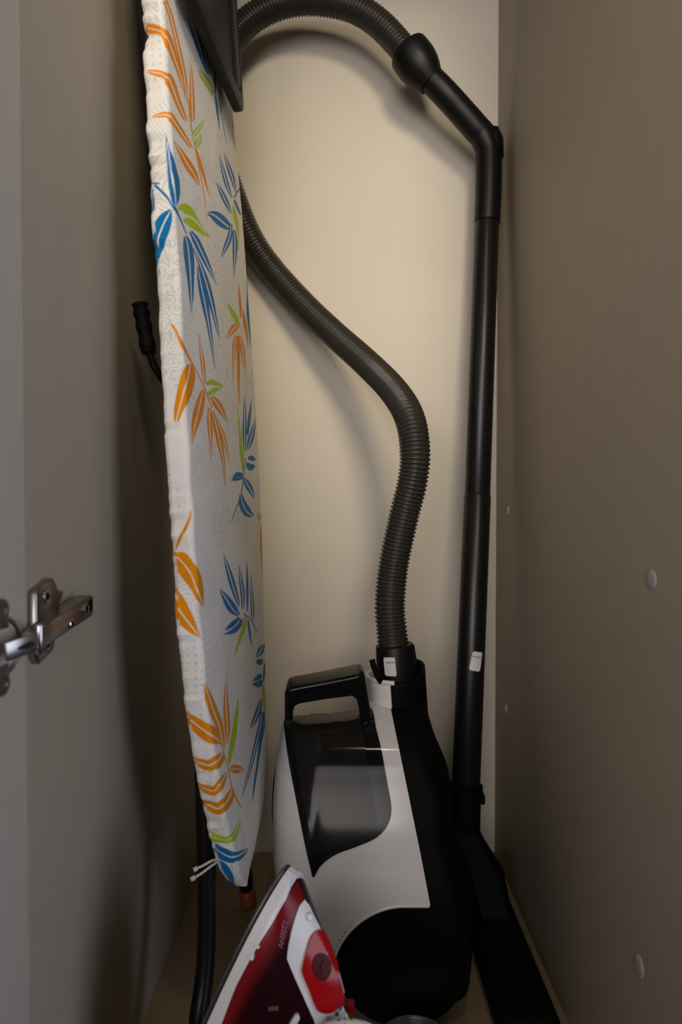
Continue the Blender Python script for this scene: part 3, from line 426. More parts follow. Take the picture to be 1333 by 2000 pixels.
('W',[1166,33,1176,-3,1187,-40,1216,-74,1268,-107,1334,-137,1407,-164,1493,-184,1584,-199,1652,-210,1679,-217,1687,-221,1702,-226,1724,-225,1722,-219,1714,-213,1680,-203,1611,-190,1525,-175,1446,-157,1376,-132,1309,-102,1257,-71,1227,-38,1205,-2,1181,34]),
('O',[-493,-106,-501,-126,-510,-145,-519,-165,-531,-187,-545,-210,-561,-238,-581,-271,-604,-308,-624,-342,-643,-372,-660,-400,-675,-426,-686,-449,-695,-471,-705,-492,-693,-498,-679,-479,-666,-460,-652,-438,-636,-413,-620,-385,-602,-355,-580,-322,-556,-286,-535,-253,-519,-225,-505,-199,-495,-175,-489,-151,-487,-129,-484,-108]),
('O',[-680,-490,-676,-516,-678,-538,-680,-557,-670,-581,-652,-610,-632,-639,-612,-669,-589,-701,-566,-732,-545,-764,-524,-796,-503,-828,-484,-857,-430,-891,-372,-927,-331,-929,-323,-897,-316,-864,-314,-828,-318,-788,-328,-744,-350,-697,-384,-650,-429,-601,-487,-556,-510,-518,-537,-484,-568,-458,-604,-446,-635,-451,-661,-460]),
('W',[-672,-476,-658,-486,-644,-496,-628,-511,-608,-536,-586,-567,-565,-600,-545,-635,-527,-673,-510,-710,-496,-747,-479,-784,-445,-824,-415,-860,-390,-893,-358,-928,-345,-929,-364,-895,-388,-861,-416,-825,-449,-785,-486,-743,-500,-706,-516,-668,-535,-630,-554,-594,-576,-561,-599,-529,-620,-504,-638,-489,-654,-481,-670,-473]),
('O',[-728,-761,-736,-802,-742,-844,-740,-890,-726,-932,-705,-969,-682,-1003,-658,-1036,-630,-1068,-603,-1096,-575,-1120,-546,-1140,-522,-1156,-504,-1168,-489,-1176,-474,-1184,-456,-1182,-465,-1165,-473,-1147,-479,-1126,-487,-1098,-496,-1066,-507,-1034,-520,-999,-536,-964,-551,-930,-567,-896,-582,-865,-598,-838,-619,-811,-643,-780,-668,-747]),
('W',[-700,-754,-693,-792,-685,-829,-674,-866,-659,-901,-641,-935,-622,-969,-602,-1003,-580,-1037,-560,-1068,-540,-1096,-520,-1122,-504,-1144,-492,-1160,-482,-1172,-471,-1183,-464,-1182,-477,-1168,-485,-1155,-496,-1138,-512,-1116,-531,-1090,-550,-1062,-570,-1030,-592,-997,-612,-963,-631,-930,-649,-896,-664,-862,-676,-826,-686,-790,-696,-754]),
('B',[342,-541,345,-578,348,-616,361,-661,387,-719,423,-786,466,-850,520,-912,582,-972,637,-1024,678,-1060,711,-1087,745,-1115,805,-1120,805,-1096,805,-1071,794,-1035,769,-985,735,-924,692,-861,634,-794,567,-725,506,-665,454,-618,407,-580,360,-541]),
('W',[348,-541,367,-579,385,-617,416,-662,458,-722,508,-789,557,-855,607,-917,657,-977,698,-1028,725,-1064,744,-1090,766,-1117,784,-1118,772,-1093,756,-1067,731,-1031,692,-980,645,-919,597,-857,545,-791,494,-723,449,-663,417,-617,385,-579,354,-541]),
('B',[876,-702,863,-757,850,-811,844,-866,851,-922,865,-977,875,-1028,877,-1073,874,-1116,872,-1159,956,-1174,999,-1137,1044,-1099,1069,-1054,1066,-999,1043,-940,1014,-881,979,-822,938,-762,897,-703]),
('W',[883,-703,889,-759,894,-815,907,-871,924,-929,942,-986,951,-1038,941,-1083,921,-1124,901,-1164,927,-1169,952,-1129,977,-1089,991,-1043,985,-990,967,-933,948,-875,933,-818,911,-760,890,-703]),
('B',[1234,-715,1205,-788,1175,-860,1151,-928,1134,-996,1121,-1060,1110,-1116,1100,-1157,1090,-1189,1081,-1221,1125,-1229,1150,-1200,1176,-1170,1201,-1130,1226,-1076,1250,-1011,1266,-943,1269,-870,1263,-793,1258,-717]),
('B',[1377,-854,1356,-925,1335,-995,1317,-1064,1302,-1132,1290,-1199,1286,-1257,1294,-1301,1310,-1339,1326,-1376,1374,-1385,1413,-1357,1453,-1329,1479,-1287,1483,-1227,1474,-1156,1462,-1082,1451,-1009,1438,-934,1425,-859]),
('W',[1394,-856,1385,-928,1375,-1000,1367,-1070,1362,-1140,1361,-1209,1359,-1268,1353,-1311,1346,-1345,1343,-1379,1357,-1382,1377,-1351,1393,-1318,1404,-1275,1410,-1216,1412,-1147,1411,-1076,1410,-1004,1409,-931,1408,-858]),
('B',[127,-855,158,-895,189,-934,226,-974,267,-1017,318,-1062,391,-1108,492,-1147,601,-1178,708,-1207,797,-1199,754,-1164,718,-1131,679,-1100,618,-1062,537,-1017,449,-972,357,-930,263,-891,171,-854]),
('W',[144,-855,199,-893,258,-933,320,-973,383,-1017,448,-1062,518,-1104,591,-1140,666,-1172,742,-1204,762,-1202,688,-1170,616,-1138,547,-1104,481,-1062,416,-1017,351,-973,286,-932,221,-893,154,-854]),
('B',[239,-1259,335,-1266,435,-1273,534,-1276,626,-1271,715,-1261,805,-1250,727,-1213,617,-1214,511,-1214,419,-1217,345,-1225,281,-1236,218,-1248]),
('B',[189,-1289,298,-1309,416,-1331,541,-1346,659,-1347,758,-1338,835,-1324,876,-1306,882,-1285,886,-1266,805,-1247,773,-1260,745,-1271,703,-1277,629,-1282,537,-1285,453,-1286,373,-1285,278,-1282,181,-1278]),
('B',[925,-1224,1019,-1255,1115,-1287,1198,-1319,1263,-1350,1316,-1381,1368,-1415,1418,-1453,1465,-1494,1513,-1535,1560,-1540,1511,-1498,1463,-1457,1412,-1418,1362,-1383,1309,-1350,1241,-1316,1153,-1282,1056,-1249,963,-1216]),
('G',[937,-1246,914,-1273,893,-1299,862,-1324,812,-1351,750,-1381,691,-1410,641,-1437,596,-1462,554,-1487,515,-1513,478,-1540,442,-1566,460,-1571,514,-1551,569,-1530,626,-1510,688,-1490,753,-1471,821,-1449,900,-1426,984,-1399,1048,-1369,1072,-1335,1070,-1301,1067,-1269]),
('B',[1092,-1307,1092,-1346,1093,-1385,1104,-1432,1133,-1492,1174,-1561,1215,-1631,1238,-1635,1233,-1571,1227,-1508,1218,-1450,1201,-1401,1180,-1359,1159,-1317]),
('O',[2197,-296,2148,-359,2099,-420,2065,-485,2052,-554,2052,-628,2056,-702,2066,-774,2081,-847,2091,-923,2093,-1003,2221,-1100,2088,-1172,2117,-1176,2209,-1101,2180,-1014,2208,-934,2228,-860,2244,-788,2262,-717,2274,-643,2283,-569,2295,-497,2311,-430,2329,-365,2256,-298]),
('G',[2027,-187,2017,-219,2008,-252,2059,-285,2231,-268,2359,-241,2361,-213,2181,-205,2121,-229,2064,-250,2175,-251,2195,-251,2168,-219,2141,-186]),
('B',[1791,-1725,1705,-1723,1623,-1720,1559,-1721,1516,-1730,1486,-1743,1464,-1755,1444,-1761,1413,-1766,1376,-1770,1397,-1785,1461,-1799,1533,-1814,1619,-1826,1710,-1833,1798,-1836,1868,-1832,1905,-1816,1920,-1794,2100,-1800]),
('W',[1854,-1746,1794,-1752,1741,-1760,1689,-1768,1633,-1774,1577,-1780,1525,-1783,1477,-1781,1429,-1778,1383,-1775,1389,-1780,1444,-1788,1499,-1794,1556,-1797,1617,-1796,1676,-1790,1732,-1783,1783,-1775,1829,-1764,1869,-1751]),
('B',[1706,-1870,1624,-1855,1561,-1841,1567,-1838,1570,-1844,1501,-1834,1416,-1820,1379,-1833,1425,-1860,1490,-1893,1619,-1932,1742,-1944,1786,-1933,1811,-1920]),
('B',[1841,-1955,1809,-1989,1779,-2023,1752,-2054,1732,-2081,1715,-2106,1699,-2131,1777,-2154,1813,-2135,1850,-2116,1885,-2092,1917,-2061,1947,-2027,1977,-1992]),
('B',[1595,-2015,1521,-2005,1452,-1995,1386,-1988,1311,-1984,1226,-1980,1141,-1976,1158,-1991,1270,-2018,1387,-2045,1499,-2068,1587,-2079,1652,-2081,1713,-2083]),
('B',[1634,-2096,1538,-2079,1462,-2063,1430,-2056,1373,-2048,1263,-2029,1144,-2007,1136,-2022,1242,-2065,1362,-2112,1514,-2156,1645,-2172,1702,-2162,1741,-2150]),
('G',[1620,-2160,1627,-2226,1634,-2292,1643,-2357,1657,-2421,1672,-2485,1682,-2547,1682,-2606,1676,-2664,1670,-2722,1723,-2740,1755,-2691,1788,-2641,1816,-2589,1837,-2535,1853,-2478,1856,-2416,1838,-2346,1808,-2272,1777,-2199]),
('B',[1476,-2277,1402,-2290,1330,-2302,1261,-2314,1188,-2326,1112,-2339,1044,-2354,987,-2373,936,-2394,885,-2415,921,-2433,1034,-2441,1150,-2449,1260,-2452,1361,-2448,1453,-2438,1529,-2420,1576,-2394,1599,-2361,1621,-2329]),
('W',[1539,-2300,1481,-2319,1430,-2339,1371,-2358,1297,-2372,1214,-2383,1132,-2394,1052,-2403,971,-2411,898,-2421,908,-2427,998,-2424,1083,-2418,1168,-2410,1255,-2401,1340,-2390,1414,-2375,1472,-2355,1516,-2331,1555,-2305]),
('B',[1484,-2421,1412,-2455,1340,-2489,1270,-2521,1201,-2550,1130,-2580,1055,-2613,972,-2654,887,-2698,804,-2738,725,-2770,648,-2800,577,-2831,514,-2865,456,-2900,399,-2935,416,-2944,499,-2922,583,-2900,670,-2876,758,-2853,850,-2830,945,-2802,1046,-2768,1151,-2731,1250,-2696,1342,-2669,1429,-2644,1504,-2612,1557,-2569,1595,-2521,1633,-2474]),
('W',[1550,-2444,1488,-2483,1428,-2521,1364,-2557,1292,-2588,1213,-2615,1129,-2645,1039,-2683,944,-2723,854,-2761,769,-2791,687,-2818,609,-2847,538,-2877,471,-2908,405,-2939,410,-2941,484,-2915,559,-2887,637,-2860,719,-2834,805,-2808,893,-2778,986,-2742,1082,-2702,1172,-2663,1256,-2633,1334,-2605,1406,-2574,1467,-2536,1516,-2493,1566,-2450]),
('B',[1558,-2447,1529,-2495,1501,-2543,1460,-2588,1399,-2629,1324,-2669,1249,-2714,1179,-2772,1109,-2834,1044,-2889,982,-2933,923,-2972,875,-3011,843,-3054,822,-3098,801,-3142,822,-3151,865,-3118,909,-3084,959,-3050,1017,-3015,1082,-2979,1154,-2938,1236,-2887,1324,-2832,1412,-2781,1501,-2740,1590,-2704,1660,-2661,1693,-2609,1703,-2552,1713,-2496]),
('O',[-666,-1853,-637,-1885,-608,-1917,-580,-1949,-552,-1981,-523,-2013,-490,-2045,-455,-2074,-422,-2098,-395,-2115,-373,-2124,-352,-2129,-307,-2145,-258,-2163,-208,-2180,-153,-2201,-75,-2212,-59,-2201,-49,-2187,-57,-2162,-80,-2132,-117,-2095,-181,-2050,-273,-1998,-373,-1947,-415,-1924,-447,-1905,-481,-1884,-518,-1863,-555,-1842,-592,-1822,-629,-1802]),
('W',[-649,-1829,-617,-1856,-584,-1883,-552,-1910,-520,-1936,-488,-1963,-456,-1989,-422,-2013,-389,-2035,-351,-2059,-288,-2096,-238,-2126,-197,-2153,-167,-2173,-147,-2189,-125,-2205,-103,-2208,-122,-2192,-142,-2176,-173,-2154,-214,-2127,-264,-2096,-328,-2058,-383,-2024,-417,-2002,-450,-1979,-482,-1954,-513,-1928,-546,-1901,-579,-1875,-613,-1851,-646,-1826]),
('O',[-446,-1573,-441,-1613,-437,-1654,-430,-1697,-416,-1744,-393,-1797,-362,-1852,-321,-1911,-274,-1970,-233,-2026,-202,-2081,-176,-2137,-151,-2187,-123,-2229,-96,-2264,-68,-2299,-36,-2309,-26,-2286,-15,-2263,-9,-2232,-5,-2190,-5,-2139,-18,-2083,-48,-2023,-89,-1962,-130,-1903,-172,-1845,-217,-1786,-265,-1729,-317,-1676,-372,-1625,-426,-1575]),
('W',[-443,-1572,-418,-1616,-393,-1661,-363,-1709,-332,-1762,-298,-1817,-263,-1874,-222,-1933,-178,-1992,-142,-2050,-120,-2106,-105,-2159,-93,-2205,-82,-2242,-71,-2271,-57,-2302,-47,-2305,-50,-2278,-58,-2249,-68,-2214,-78,-2167,-91,-2114,-112,-2058,-148,-2000,-192,-1939,-234,-1880,-271,-1823,-305,-1767,-338,-1714,-370,-1665,-403,-1619,-435,-1573]),
('O',[167,-1680,136,-1714,105,-1748,76,-1789,49,-1842,24,-1901,8,-1959,3,-2016,6,-2072,10,-2125,13,-2171,17,-2215,21,-2260,70,-2278,108,-2249,148,-2219,177,-2181,190,-2131,192,-2074,192,-2015,188,-1949,182,-1880,177,-1818,178,-1769,181,-1727,184,-1684]),
('W',[173,-1681,151,-1718,130,-1755,111,-1799,99,-1856,89,-1920,81,-1981,80,-2040,82,-2096,78,-2148,67,-2190,50,-2228,38,-2266,52,-2272,74,-2237,93,-2200,107,-2157,112,-2106,113,-2050,116,-1992,122,-1930,131,-1865,142,-1808,152,-1762,165,-1722,178,-1683]),
('G',[501,-1986,446,-2027,393,-2068,339,-2110,284,-2157,229,-2205,179,-2251,131,-2294,87,-2336,55,-2375,44,-2410,45,-2442,47,-2474,80,-2488,114,-2470,147,-2453,187,-2430,238,-2400,297,-2363,351,-2319,395,-2268,432,-2211,465,-2155,493,-2102,516,-2050,539,-1998]),
('O',[-558,-2271,-532,-2291,-505,-2311,-477,-2330,-446,-2351,-410,-2373,-368,-2388,-327,-2390,-291,-2380,-206,-2391,-120,-2395,-68,-2384,-38,-2367,-31,-2346,-48,-2321,-69,-2299,-130,-2274,-167,-2272,-201,-2268,-239,-2260,-295,-2250,-327,-2254,-340,-2261,-351,-2267,-363,-2273,-374,-2278,-394,-2277,-425,-2269,-459,-2261,-491,-2255,-521,-2249,-551,-2244]),
('W',[-555,-2260,-527,-2274,-499,-2288,-469,-2301,-437,-2316,-403,-2331,-371,-2339,-343,-2338,-318,-2329,-294,-2317,-227,-2325,-169,-2324,-126,-2320,-102,-2313,-94,-2302,-90,-2290,-109,-2282,-123,-2290,-132,-2299,-154,-2305,-197,-2308,-253,-2307,-306,-2305,-325,-2317,-347,-2324,-372,-2326,-401,-2319,-434,-2304,-467,-2290,-496,-2278,-525,-2267,-554,-2256]),
('O',[81,-2540,138,-2570,189,-2598,224,-2618,270,-2636,333,-2657,396,-2678,451,-2695,506,-2712,565,-2731,577,-2726,540,-2699,500,-2670,449,-2639,385,-2603,310,-2566,228,-2532,154,-2512,104,-2507,62,-2505]),
('W',[72,-2524,123,-2543,173,-2560,226,-2579,288,-2605,355,-2634,418,-2661,471,-2685,518,-2707,569,-2729,573,-2728,527,-2704,480,-2680,426,-2655,362,-2627,292,-2597,226,-2570,169,-2550,118,-2534,70,-2520]),
('O',[-469,-2545,-439,-2565,-408,-2586,-376,-2605,-342,-2624,-301,-2642,-254,-2647,-217,-2622,-168,-2608,-112,-2602,-64,-2590,-28,-2570,-6,-2551,3,-2538,1,-2526,-1,-2514,-29,-2499,-61,-2493,-93,-2487,-134,-2483,-190,-2483,-250,-2485,-263,-2509,-277,-2528,-288,-2540,-291,-2541,-301,-2541,-330,-2534,-365,-2525,-397,-2519,-429,-2512,-461,-2506]),
('W',[-465,-2527,-434,-2542,-403,-2556,-371,-2569,-337,-2583,-302,-2596,-271,-2599,-249,-2585,-235,-2561,-201,-2548,-146,-2543,-98,-2532,-59,-2523,-34,-2518,-21,-2514,-11,-2509,-19,-2504,-40,-2504,-56,-2506,-82,-2510,-122,-2519,-171,-2529,-225,-2533,-243,-2554,-257,-2576,-275,-2588,-302,-2586,-336,-2574,-370,-2560,-402,-2548,-433,-2536,-465,-2524]),
('O',[-388,-2741,-357,-2761,-325,-2780,-295,-2798,-261,-2820,-219,-2844,-165,-2854,-115,-2834,-11,-2851,65,-2852,125,-2844,166,-2825,190,-2803,194,-2779,181,-2752,167,-2727,100,-2696,63,-2698,28,-2698,-14,-2696,-68,-2696,-128,-2694,-182,-2690,-196,-2707,-209,-2719,-211,-2720,-219,-2721,-248,-2714,-285,-2704,-319,-2698,-352,-2694,-384,-2689]),
('W',[-386,-2717,-355,-2731,-323,-2744,-291,-2757,-256,-2773,-219,-2789,-186,-2794,-162,-2780,-117,-2771,-47,-2778,13,-2778,64,-2769,103,-2758,126,-2746,137,-2732,143,-2716,123,-2707,106,-2717,94,-2730,70,-2740,30,-2750,-21,-2757,-80,-2757,-146,-2750,-172,-2767,-191,-2779,-219,-2775,-254,-2760,-290,-2744,-322,-2733,-354,-2723,-386,-2713]),
('O',[-60,-2339,-28,-2402,5,-2466,34,-2527,55,-2585,72,-2642,96,-2697,132,-2753,176,-2807,221,-2860,269,-2911,319,-2961,370,-3011,403,-3021,359,-2973,314,-2925,270,-2876,223,-2822,177,-2767,137,-2711,110,-2656,90,-2598,67,-2538,36,-2476,3,-2412,-29,-2349]),
('G',[-198,-3141,-161,-3155,-123,-3168,-86,-3180,-50,-3189,-14,-3195,18,-3196,51,-3191,125,-3212,176,-3217,220,-3211,256,-3197,288,-3180,314,-3161,336,-3140,358,-3119,324,-3101,274,-3106,225,-3111,174,-3113,117,-3113,60,-3111,10,-3104,-3,-3111,-5,-3114,-10,-3114,-30,-3111,-59,-3102,-92,-3089,-125,-3074,-161,-3055,-198,-3036]),
('W',[-198,-3091,-161,-3108,-124,-3126,-88,-3140,-53,-3151,-20,-3159,6,-3161,23,-3155,63,-3164,105,-3169,152,-3169,200,-3163,244,-3154,282,-3143,314,-3128,346,-3113,335,-3107,295,-3118,257,-3129,217,-3138,173,-3146,125,-3152,78,-3151,39,-3146,15,-3144,2,-3149,-22,-3147,-55,-3140,-89,-3129,-124,-3116,-161,-3101,-198,-3087]),
('B',[-138,-3254,-104,-3296,-68,-3341,-26,-3381,19,-3411,66,-3431,112,-3441,151,-3429,248,-3462,314,-3479,375,-3492,424,-3496,460,-3497,484,-3496,501,-3493,518,-3489,505,-3479,460,-3459,416,-3440,363,-3418,298,-3392,231,-3365,166,-3337,105,-3309,86,-3304,82,-3300,65,-3290,36,-3272,4,-3254,-29,-3236,-68,-3213,-110,-3189]),
('W',[-124,-3223,-87,-3258,-50,-3293,-12,-3323,26,-3348,65,-3367,98,-3378,122,-3374,186,-3396,251,-3418,315,-3439,374,-3455,424,-3468,460,-3476,487,-3481,513,-3485,509,-3482,474,-3471,440,-3460,398,-3447,347,-3433,289,-3416,228,-3396,165,-3374,114,-3358,94,-3361,65,-3352,28,-3334,-9,-3311,-46,-3283,-84,-3251,-123,-3219]),
('B',[-46,-3412,-21,-3449,5,-3486,28,-3521,52,-3556,77,-3593,101,-3629,127,-3667,160,-3712,192,-3753,211,-3773,267,-3826,272,-3827,318,-3826,267,-3765,257,-3745,238,-3715,212,-3673,185,-3628,158,-3583,130,-3542,100,-3503,68,-3466,35,-3436,1,-3411,-31,-3387]),
('G',[1225,-3527,1164,-3536,1105,-3544,1048,-3553,993,-3563,940,-3574,888,-3584,947,-3620,1016,-3619,1087,-3618,1128,-3603,1166,-3586,1204,-3568,1247,-3550]),
('O',[963,-3658,926,-3666,886,-3679,834,-3699,822,-3707,782,-3716,742,-3728,731,-3731,782,-3716,782,-3716,834,-3702,886,-3679,911,-3672,963,-3660]),
]
# ------------------------------------------------------------------ ironing board
board = thing('ironing_board', 'folded ironing board with leaf print cover standing upright by the left wall', 'ironing board', (-.15, .66, 0))
def make_cover():
    nz_ = 1750
    tau = np.linspace(0, 1, nz_); Z = ZTIP+1e-5+(ZTOP-ZTIP)*(tau**2/(tau+.035))*1.035
    T = BT*(.38+.62*np.sqrt(np.clip((Z-ZTIP)/.030, 0, 1)))          # the padded nose thins out
    dn = edge_near(Z); df = edge_far(Z); w = df-dn
    rn = np.minimum(.0055, w*.3); rf = np.minimum(.013, w*.3); lip = np.minimum(.035, w*.45)
    one = np.ones_like(Z); cols = []          # (e, k, S) with e measured from the near edge
    tb = .005
    for t in np.linspace(0, 1, 6, endpoint=False): cols.append((lip*(1-t)+tb*t, T*one, dn-.62-T-lip*(1-t)))
    for a in np.linspace(0, 1, 4, endpoint=False)*math.pi/2: cols.append((tb-tb*np.sin(a)*one, (T-tb+tb*np.cos(a))*one, dn-.62-T+.001*a))
    for t in np.linspace(0, 1, 42, endpoint=False): k = (T-tb)*(1-t)+rn*t; cols.append((0*one, k, dn-.62-k))
    for a in np.linspace(0, 1, 9, endpoint=False)*math.pi/2: cols.append((rn-rn*np.cos(a), rn-rn*np.sin(a), dn-.62-rn*(1-a/(math.pi/4)) ))
    nf = 216
    for t in np.linspace(0, 1, nf, endpoint=False): e = rn*(1-t)+(w-rf)*t; cols.append((e, -.0022*np.sin(np.pi*t)*np.minimum(1, w/.1), dn-.62+e))
    for a in np.linspace(0, 1, 14, endpoint=False)*math.pi/2: cols.append((w-rf+rf*np.sin(a), rf-rf*np.cos(a), df-.62-rf*(1-a/(math.pi/4))))
    for t in np.linspace(0, 1, 10, endpoint=False): k = rf*(1-t)+(T-tb)*t; cols.append((w, k, df-.62+k))
    for t in np.linspace(0, 1, 7): cols.append((w-lip*t, T*one, df-.62+T+lip*t))
    e = np.stack([np.broadcast_to(c[0], Z.shape) for c in cols], 1); k = np.stack([np.broadcast_to(c[1], Z.shape) for c in cols], 1)
    S = np.stack([np.broadcast_to(c[2], Z.shape) for c in cols], 1); ZZ = np.repeat(Z[:, None], e.shape[1], 1)
    # gathers along the near edge where the drawstring pulls the cloth
    rng = np.random.default_rng(4)
    g = np.zeros_like(Z)
    for f, a_ in ((31, .0009), (57, .0008), (93, .0006), (150, .0004), (231, .00022)):
        g += a_*np.sin(Z*f*(1+.05*np.sin(9*Z))+rng.uniform(0, 6))*(0.45+.55*np.sin(Z*rng.uniform(5, 14)+rng.uniform(0, 6))**2)
    g2 = np.interp(Z, np.linspace(ZTIP, ZTOP, 150), rng.normal(0, .0007, 150))
    strip = np.clip((k-.001)/(T[:, None]*.9), 0, 1)*(e < .04)
    taper = np.clip((Z-ZTIP)/.05, 0, 1)[:, None]
    e = e-(g+g2)[:, None]*strip*(1.6+1.3*np.clip((ZZ-.12)/.2, 0, 1))*taper
    k = k+(.0006*np.sin(ZZ*85+3*np.sin(ZZ*13)))*np.exp(-np.maximum(e, 0)/.03)*(1-strip)*taper
    V = board_point(dn[:, None]+e, ZZ, k)
    R_, K_ = e.shape
    idx = np.arange(R_*K_).reshape(R_, K_)
    F = np.stack([idx[:-1, :-1], idx[:-1, 1:], idx[1:, 1:], idx[1:, :-1]], -1).reshape(-1, 4)
    off = np.array(board.location); V2 = V.reshape(-1, 3)-off
    me = bpy.data.meshes.new('cover')
    me.vertices.add(len(V2)); me.vertices.foreach_set('co', V2.ravel())
    me.loops.add(F.size); me.loops.foreach_set('vertex_index', F.ravel().astype(np.int32))
    me.polygons.add(len(F)); me.polygons.foreach_set('loop_start', np.arange(0, F.size, 4, dtype=np.int32))
    me.update(calc_edges=True); me.validate()
    me.polygons.foreach_set('use_smooth', np.ones(len(F), bool))
    ink = {'O': (.76, .255, .004), 'B': (.003, .155, .400), 'G': (.420, .560, .010), 'W': (.80, .77, .74)}
    col = np.zeros((R_*K_, 4)); col[:, :3] = ink['W']; col[:, 3] = 1; msk = np.zeros(R_*K_)
    s_ = S.ravel(); z_ = ZZ.ravel()
    zrow = Z
    for c, p in LEAF_PRINT:
        P = np.array(p, float).reshape(-1, 2)*1e-4
        r0, r1 = np.searchsorted(zrow, P[:, 1].min()), np.searchsorted(zrow, P[:, 1].max())
        r0 = max(0, r0-2); r1 = min(len(zrow), r1+2)
        if r1 <= r0: continue
        sl = slice(r0*K_, r1*K_); ss = s_[sl]; zz = z_[sl]; mg = .0012
        ok = (ss > P[:, 0].min()-mg) & (ss < P[:, 0].max()+mg); ii = np.nonzero(ok)[0]
        if not len(ii): continue
        x = ss[ii]; y = zz[ii]; wn = np.zeros(len(ii), int); q = np.roll(P, -1, 0); dm = np.full(len(ii), 1e9)
        for (x0, y0), (x1, y1) in zip(P, q):
            cr_ = (x1-x0)*(y-y0)-(x-x0)*(y1-y0)
            wn += ((y0 <= y) & (y1 > y) & (cr_ > 0)).astype(int)-((y0 > y) & (y1 <= y) & (cr_ < 0)).astype(int)
            ex, ey = x1-x0, y1-y0; t = np.clip(((x-x0)*ex+(y-y0)*ey)/(ex*ex+ey*ey+1e-12), 0, 1)
            dm = np.minimum(dm, np.hypot(x-x0-t*ex, y-y0-t*ey))
        cov = np.clip(.5+np.where(wn != 0, dm, -dm)/.0009, 0, 1)          # soft ink edge about one cell wide
        jj = ii+r0*K_
        col[jj, :3] = col[jj, :3]*(1-cov[:, None])+np.array(ink[c])*cov[:, None]
        msk[jj] = np.maximum(msk[jj], cov) if c != 'W' else msk[jj]
    col[:, 3] = 1-msk
    ca = me.color_attributes.new('print', 'FLOAT_COLOR', 'POINT'); ca.data.foreach_set('color', col.ravel())
    uv = me.uv_layers.new(name='cloth'); uvd = np.stack([s_, z_+.5], -1)[F.ravel()]; uv.data.foreach_set('uv', uvd.ravel())
    m = bpy.data.materials.new('printed cotton cover'); m.use_nodes = True; nt = m.node_tree; p = nt.nodes['Principled BSDF']
    p.inputs['Roughness'].default_value = .75; p.inputs['Specular IOR Level'].default_value = .12; p.inputs['Sheen Weight'].default_value = .05
    N = nt.nodes.new; lk = nt.links.new
    def node(t, **kw):
        n = N(t)
        for a, b in kw.items(): setattr(n, a, b)
        return n
    def math_(op, a, b=None):
        n = node('ShaderNodeMath', operation=op)
        for i, v in enumerate((a, b)):
            if v is None: continue
            if isinstance(v, (int, float)): n.inputs[i].default_value = v
            else: lk(v, n.inputs[i])
        return n.outputs[0]
    att = node('ShaderNodeAttribute', attribute_name='print'); uvn = node('ShaderNodeUVMap', uv_map='cloth')
    # faint grey paisley line drawing: ring motifs, fine dots, drawn bands
    warp = node('ShaderNodeTexNoise'); warp.inputs['Scale'].default_value = 16; warp.inputs['Detail'].default_value = 1; lk(uvn.outputs[0], warp.inputs['Vector'])
    wv = node('ShaderNodeVectorMath', operation='MULTIPLY_ADD'); lk(warp.outputs['Color'], wv.inputs[0]); wv.inputs[1].default_value = (.02, .02, 0); lk(uvn.outputs[0], wv.inputs[2])
    vor = node('ShaderNodeTexVoronoi'); vor.inputs['Scale'].default_value = 27; lk(wv.outputs[0], vor.inputs['Vector'])
    rings = math_('GREATER_THAN', math_('SINE', math_('MULTIPLY', vor.outputs['Distance'], 66)), .78)
    vor2 = node('ShaderNodeTexVoronoi'); vor2.inputs['Scale'].default_value = 85; lk(wv.outputs[0], vor2.inputs['Vector'])
    curls = math_('GREATER_THAN', math_('SINE', math_('MULTIPLY', vor2.outputs['Distance'], 24)), .72)
    dots = node('ShaderNodeTexVoronoi'); dots.inputs['Scale'].default_value = 150; dots.inputs['Randomness'].default_value = .15; lk(uvn.outputs[0], dots.inputs['Vector'])
    dot = math_('LESS_THAN', dots.outputs['Distance'], .2)
    zone = node('ShaderNodeTexNoise'); zone.inputs['Scale'].default_value = 9; zone.inputs['Detail'].default_value = 0; lk(uvn.outputs[0], zone.inputs['Vector'])
    z1 = math_('GREATER_THAN', zone.outputs['Fac'], .54); z2 = math_('LESS_THAN', zone.outputs['Fac'], .43)
    zone2 = node('ShaderNodeTexNoise'); zone2.inputs['Scale'].default_value = 13; zone2.inputs['Detail'].default_value = 0; zone2.noise_dimensions = '3D'
    mp = node('ShaderNodeMapping'); mp.inputs['Location'].default_value = (3, 7, 2); lk(uvn.outputs[0], mp.inputs['Vector']); lk(mp.outputs[0], zone2.inputs['Vector'])
    z3 = math_('GREATER_THAN', zone2.outputs['Fac'], .56)
    drawn = math_('MAXIMUM', math_('MAXIMUM', math_('MULTIPLY', rings, z1), math_('MULTIPLY', dot, z2)), math_('MULTIPLY', curls, z3))
    drawn = math_('MULTIPLY', math_('MULTIPLY', drawn, att.outputs['Alpha']), .27)
    mx = node('ShaderNodeMix', data_type='RGBA'); lk(drawn, mx.inputs[0]); lk(att.outputs['Color'], mx.inputs[6]); mx.inputs[7].default_value = (.20, .18, .22, 1)
    lk(mx.outputs[2], p.inputs['Base Color'])
    wave = node('ShaderNodeTexNoise'); wave.inputs['Scale'].default_value = 900; wave.inputs['Detail'].default_value = 2; lk(uvn.outputs[0], wave.inputs['Vector'])
    cre = node('ShaderNodeTexNoise'); cre.inputs['Scale'].default_value = 45; cre.inputs['Detail'].default_value = 3; lk(uvn.outputs[0], cre.inputs['Vector'])
    hh = math_('ADD', math_('MULTIPLY', wave.outputs['Fac'], .25), cre.outputs['Fac'])
    bp = node('ShaderNodeBump'); bp.inputs['Strength'].default_value = .35; bp.inputs['Distance'].default_value = .0012; lk(hh, bp.inputs['Height']); lk(bp.outputs[0], p.inputs['Normal'])
    me.materials.append(m)
    o = bpy.data.objects.new('cover', me); C.objects.link(o); o.parent = board
    o['label'] = 'white cotton cover printed with orange, blue and green bamboo leaves'
    return o
make_cover()
